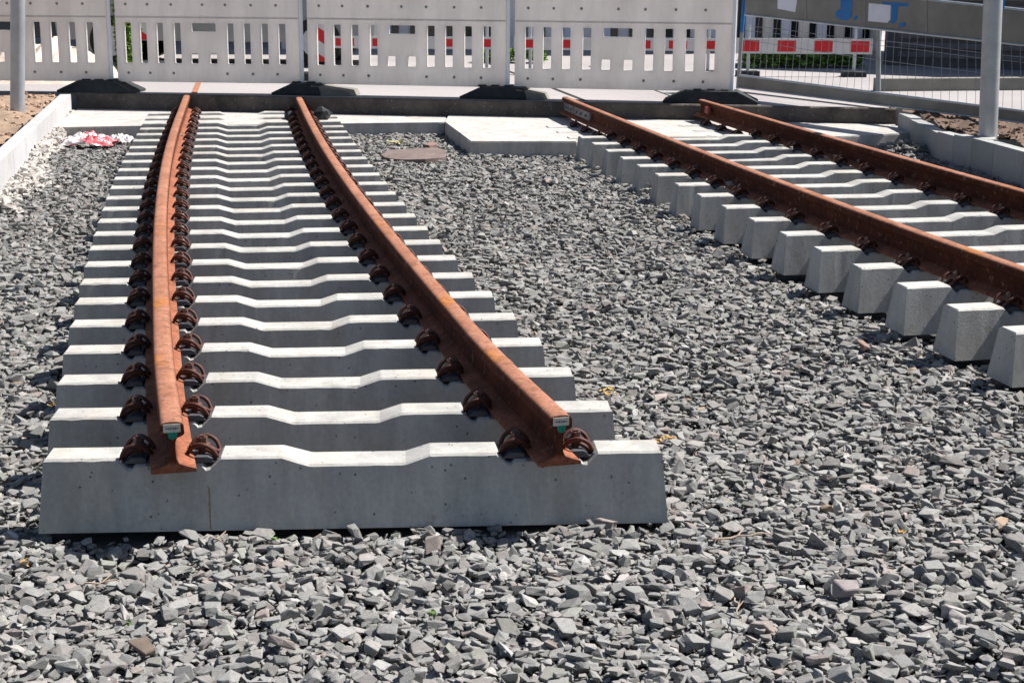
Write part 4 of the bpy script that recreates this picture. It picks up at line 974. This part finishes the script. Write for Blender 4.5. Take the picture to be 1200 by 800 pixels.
# slanted warning beacons
def beacon(px, Y, wpx, py0, py1, label):
    c = up_at(px, Y); sc = FPX / Y; w_ = wpx / sc / 2; z0, z1 = z_at(py1, Y), z_at(py0, Y)
    root = empty('warning_beacon', c); tag(root, label, 'beacon', 'striped warning beacons')
    bm = bmesh.new(); box(bm, -w_, w_, -0.02, 0.02, max(z0 - ZR, 0.05), z1 - ZR); bevel(bm, 0.006, 2); bmobj('panel', bm, M_whitep, root)
    H_ = z1 - ZR; k = max(z0 - ZR, 0.05)
    while k < H_:
        bm = bmesh.new(); pts = [(-w_ + 0.006, k), (w_ - 0.006, k - 0.16), (w_ - 0.006, k - 0.02), (-w_ + 0.006, k + 0.14)]
        pts = [(x, min(max(z, z0 - ZR if z0 > ZR else 0.05), H_ - 0.01)) for x, z in pts]
        f = [bm.verts.new((x, -0.0235, z)) for x, z in pts]; b = [bm.verts.new((x, -0.0205, z)) for x, z in pts]
        try:
            bm.faces.new(f); bm.faces.new(b[::-1])
            for q_ in range(4): bm.faces.new((f[q_], b[q_], b[(q_+1) % 4], f[(q_+1) % 4]))
            bmobj('red_stripe', bm, M_red, root)
        except ValueError: bm.free()
        k += 0.30
    bm = bmesh.new(); box(bm, -0.22, 0.22, -0.18, 0.18, 0, 0.10); bevel(bm, 0.02, 1); bmobj('foot', bm, M_rubber, root)
beacon(376, 17.2, 26, -12, 74, 'red and white beacon seen through the middle barrier, first slot')
beacon(172, 19.0, 20, -12, 50, 'red and white beacon seen through the second barrier from left')
# cream building with narrow windows
YF = 24.0
def building():
    a, b = up_at(330, YF), up_at(1032, YF + 0.5); L_ = (b - a).length; rz = math.atan2((b-a).y, (b-a).x)
    root = empty('building', a, rz); tag(root, 'cream building with tall narrow windows behind the hedge', 'building')
    bm = bmesh.new(); box(bm, 0, L_, 0, 8, 0, 5.5); bmobj('wall', bm, M_facade, root)
    per = 42.3 / FPX * YF; zb = z_at(43.5, YF) - ZR
    x = L_ - per * 0.55; k = 0; 
    while x > 0.5 and k < 40:
        for dx in (0, per * 0.5):
            fr = bmesh.new(); box(fr, x - dx, x - dx + per * 0.19, -0.03, -0.002, zb, 2.9); wn = bmobj('window', fr, M_dark, root)
            bm = bmesh.new(); box(bm, x - dx - 0.03, x - dx + per * 0.19 + 0.03, -0.07, -0.032, zb - 0.04, zb - 0.004); bmobj('sill', bm, M_whitep, wn)
        bm = bmesh.new(); box(bm, x - per * 0.31 + 0.012, x - 0.012, -0.05, -0.002, zb - 0.02, 2.9); bmobj('facade_panel', bm, M_panel2, root)
        x -= per; k += 1
    bm = bmesh.new(); box(bm, -0.2, L_ + 0.2, -0.3, 8.3, 5.502, 5.7); bmobj('roof', bm, M_board, root)
building()
def shed():
    a, b = up_at(1036, 21.0), up_at(1600, 18.0); L_ = (b - a).length; root = empty('building', a, math.atan2((b-a).y, (b-a).x)); tag(root, 'dark grey ribbed shed at the far right behind the mesh', 'building')
    bm = bmesh.new(); box(bm, 0, L_, 0, 5, 0, 2.6); bmobj('wall', bm, simple('dark cladding', (0.11, 0.10, 0.105), (0.07, 0.065, 0.07), 0.7, scale=2), root)
    bm = bmesh.new(); z = 0.12
    while z < 2.4:
        box(bm, 0.2, L_ - 0.2, -0.035, -0.003, z, z + 0.07); z += 0.125
    bmobj('cladding', bm, simple('dark ribs', (0.15, 0.14, 0.145), (0.10, 0.09, 0.095), 0.6), root)
    bm = bmesh.new(); box(bm, -0.2, L_, -0.3, 5.2, 2.602, 2.72); bmobj('roof', bm, M_board, root)
shed()
# hedge and verge
def bush(px0, px1, Y, h, label, n=1600, dep=0.5, m=M_leaf, seed=3, cat='hedge', name='hedge', green2=None):
    a, b = up_at(px0, Y), up_at(px1, Y); r = random.Random(seed); root = empty(name, a); tag(root, label, cat); bm = bmesh.new(); L_ = (b - a).length; d = (b - a).normalized()
    for k in range(n):
        u = r.uniform(0, L_); v = r.uniform(-dep/2, dep/2); hh = h * (0.75 + 0.4 * noise.noise(Vector((u * 2.2, v * 2, seed)))); z = hh * (1 - r.random() ** 2 * 0.9)
        c = d * u + Vector((0, v * (1 - 0.4 * z / h), z)); s = r.uniform(0.025, 0.06)
        M = Matrix.Translation(c) @ Matrix.Rotation(r.uniform(0, 6.28), 4, 'Z') @ Matrix.Rotation(r.uniform(-1.2, 1.2), 4, 'X')
        vs_ = [bm.verts.new(M @ Vector(q_) * 1.0) for q_ in ((-s, 0, 0), (0, s * 0.55, 0.01), (s, 0, 0), (0, -s * 0.55, 0.01))]; bm.faces.new(vs_)
    bmobj('foliage', bm, m, root)
    bm = bmesh.new()
    for k in range(int(L_ / 0.25) + 2):
        c = d * (k * 0.25 * L_ / (L_ + 0.25)); sweep(bm, [c, c + Vector((r.uniform(-0.05, 0.05), r.uniform(-0.05, 0.05), h * 0.7))], 0.008, 5)
    bmobj('stem', bm, M_twig, root)
bush(868, 1010, 20.4, 0.26, 'low bright green hedge at the foot of the cream building', 2600, 0.6)
bush(560, 640, 20.9, 0.22, 'low hedge seen between the middle and right barriers', 900, 0.5, seed=9)
bush(140, 160, 18.2, 1.0, 'bright green shrub seen through the second barrier from left', 2600, 0.5, simple('light leaf', (0.16, 0.30, 0.04), (0.09, 0.18, 0.02), 0.6, scale=4), 6, 'shrub', 'shrub')
# pale kerb stones along the far verge, bench-high concrete edge at right
def long_block(p0, p1, z, w_, h, label, m, name='concrete_edge', cat='kerb'):
    a, b = at(*p0, z), at(*p1, z); d = (b - a).normalized(); nn = Vector((-d.y, d.x, 0)) * w_; bm = bmesh.new(); prism(bm, [a, b, b + nn, a + nn], z, z + h); bevel(bm, 0.012, 2); tag(bmobj(name, bm, m), label, cat)
long_block((1030,107), (1290,105), ZR + 0.002, 0.16, 0.13, 'long low concrete edge lying on the road behind the mesh', M_board)
long_block((855,78), (1000,74), ZR + 0.002, 0.10, 0.03, 'pale flat kerb stone before the green hedge', M_kerb)
# sand heap and a parked car at the far left
def mound(px0, px1, Y, h, label, seed, dep=1.1):
    a, b = up_at(px0, Y), up_at(px1, Y); L_ = (b - a).length; bm = bmesh.new(); n, mth = 60, 26; V = []
    for j in range(mth + 1):
        row = []
        for i in range(n + 1):
            u, v = i / n * 2 - 1, j / mth * 2 - 1; e = max(0, 1 - abs(u) ** 4) * max(0, 1 - v * v)
            row.append(bm.verts.new((u * L_ / 2, v * dep, h * e * (0.85 + 0.35 * noise.fractal(Vector((u * 5, v * 2, seed)), 1, 2, 5)) - 0.01)))
        V.append(row)
    for r0, r1 in zip(V, V[1:]):
        for i in range(n): bm.faces.new((r0[i], r0[i+1], r1[i+1], r1[i]))
    o = bmobj('sand_heap', bm, simple('pale sand', (0.52, 0.44, 0.38), (0.38, 0.31, 0.26), 0.95, scale=12, bump=0.8), smooth=True); o.location = (a + b) / 2; tag(o, label, 'sand')
mound(-60, 132, 17.6, 0.42, 'pale sandy heap seen through the slots of the leftmost barrier', 4)
def car(px, Y, label, rz=0.0, paint=M_carp):
    c = up_at(px, Y); root = empty('parked_car', c, rz); tag(root, label, 'car')
    side = [(-2.05, .32), (-2.08, .62), (-1.95, .84), (-1.35, .92), (-.75, 1.38), (.55, 1.45), (1.35, 1.02), (1.95, .92), (2.05, .70), (2.02, .30)]
    bm = bmesh.new(); rings = []
    for yy, k in ((-.84, .97), (-.80, 1.0), (.80, 1.0), (.84, .97)):
        rings.append([bm.verts.new((x * k, yy * (1 - 0.18 * max(0, z - .9) / .5), 0.3 + (z - .3) * k)) for x, z in side])
    n = len(side)
    for a, b in zip(rings, rings[1:]):
        for k in range(n): bm.faces.new((a[k], a[(k+1) % n], b[(k+1) % n], b[k]))
    bm.faces.new(rings[0]); bm.faces.new(rings[-1][::-1]); bmobj('body', bm, paint, root)
    for sg in (-1, 1):
        for pts in ([(-1.15, .96), (-.70, 1.31), (-.12, 1.36), (-.12, .96)], [(-.05, .96), (-.05, 1.36), (.50, 1.38), (1.12, .98)]):
            bm = bmesh.new(); y = lambda z: sg * (0.815 * (1 - 0.18 * max(0, z - .9) / .5) + 0.03)
            f = [bm.verts.new((x, y(z), z)) for x, z in pts]; b = [bm.verts.new((x, y(z) - sg * 0.03, z)) for x, z in pts]
            bm.faces.new(f); bm.faces.new(b[::-1])
            for k in range(4): bm.faces.new((f[k], b[k], b[(k+1) % 4], f[(k+1) % 4]))
            bmobj('window', bm, M_dark, root)
        for x in (-1.3, 1.3):
            bm = bmesh.new(); sweep(bm, [(x, sg * .68, .31), (x, sg * .88, .31)], 0.31, 24); wh = bmobj('wheel', bm, M_tyre, root)
            bm = bmesh.new(); sweep(bm, [(x, sg * .86, .31), (x, sg * .89, .31)], 0.19, 16); bmobj('rim', bm, M_galv, wh)
        bm = bmesh.new(); box(bm, 1.96, 2.06, sg * .70 - .14, sg * .70 + .14, .66, .80); bevel(bm, 0.02, 2); bmobj('headlight', bm, M_whitep, root)
        bm = bmesh.new(); box(bm, -2.09, -2.0, sg * .70 - .12, sg * .70 + .12, .66, .82); bevel(bm, 0.02, 2); bmobj('tail_light', bm, M_red, root)
car(20, 21.2, 'dark parked car behind the sandy heap at far left', 0.05)
car(270, 20.6, 'grey parked car seen through the slots of the second barrier from left', -0.04, simple('grey car paint', (0.25, 0.255, 0.26), (0.22, 0.22, 0.23), 0.3, 0.4, spec=0.6))
def plain_house():
    a, b = up_at(-400, 27), up_at(322, 26); L_ = (b - a).length; root = empty('building', a, math.atan2((b-a).y, (b-a).x)); tag(root, 'grey building behind the parked cars at left', 'building')
    bm = bmesh.new(); box(bm, 0, L_, 0, 8, 0, 6); bmobj('wall', bm, simple('grey plaster', (0.34, 0.335, 0.33), (0.28, 0.275, 0.27), 0.9, scale=2), root)
    for k in range(5):
        x = 1 + k * 2.3; bm = bmesh.new(); box(bm, x, x + 1.1, -0.03, -0.002, 1.0, 2.4); wn = bmobj('window', bm, M_dark, root)
        bm = bmesh.new(); box(bm, x - 0.05, x + 1.15, -0.09, -0.032, 0.94, 0.996); bmobj('sill', bm, M_whitep, wn)
    bm = bmesh.new(); box(bm, -0.2, L_ + 0.2, -0.3, 8.3, 6.002, 6.2); bmobj('roof', bm, M_board, root)
plain_house()
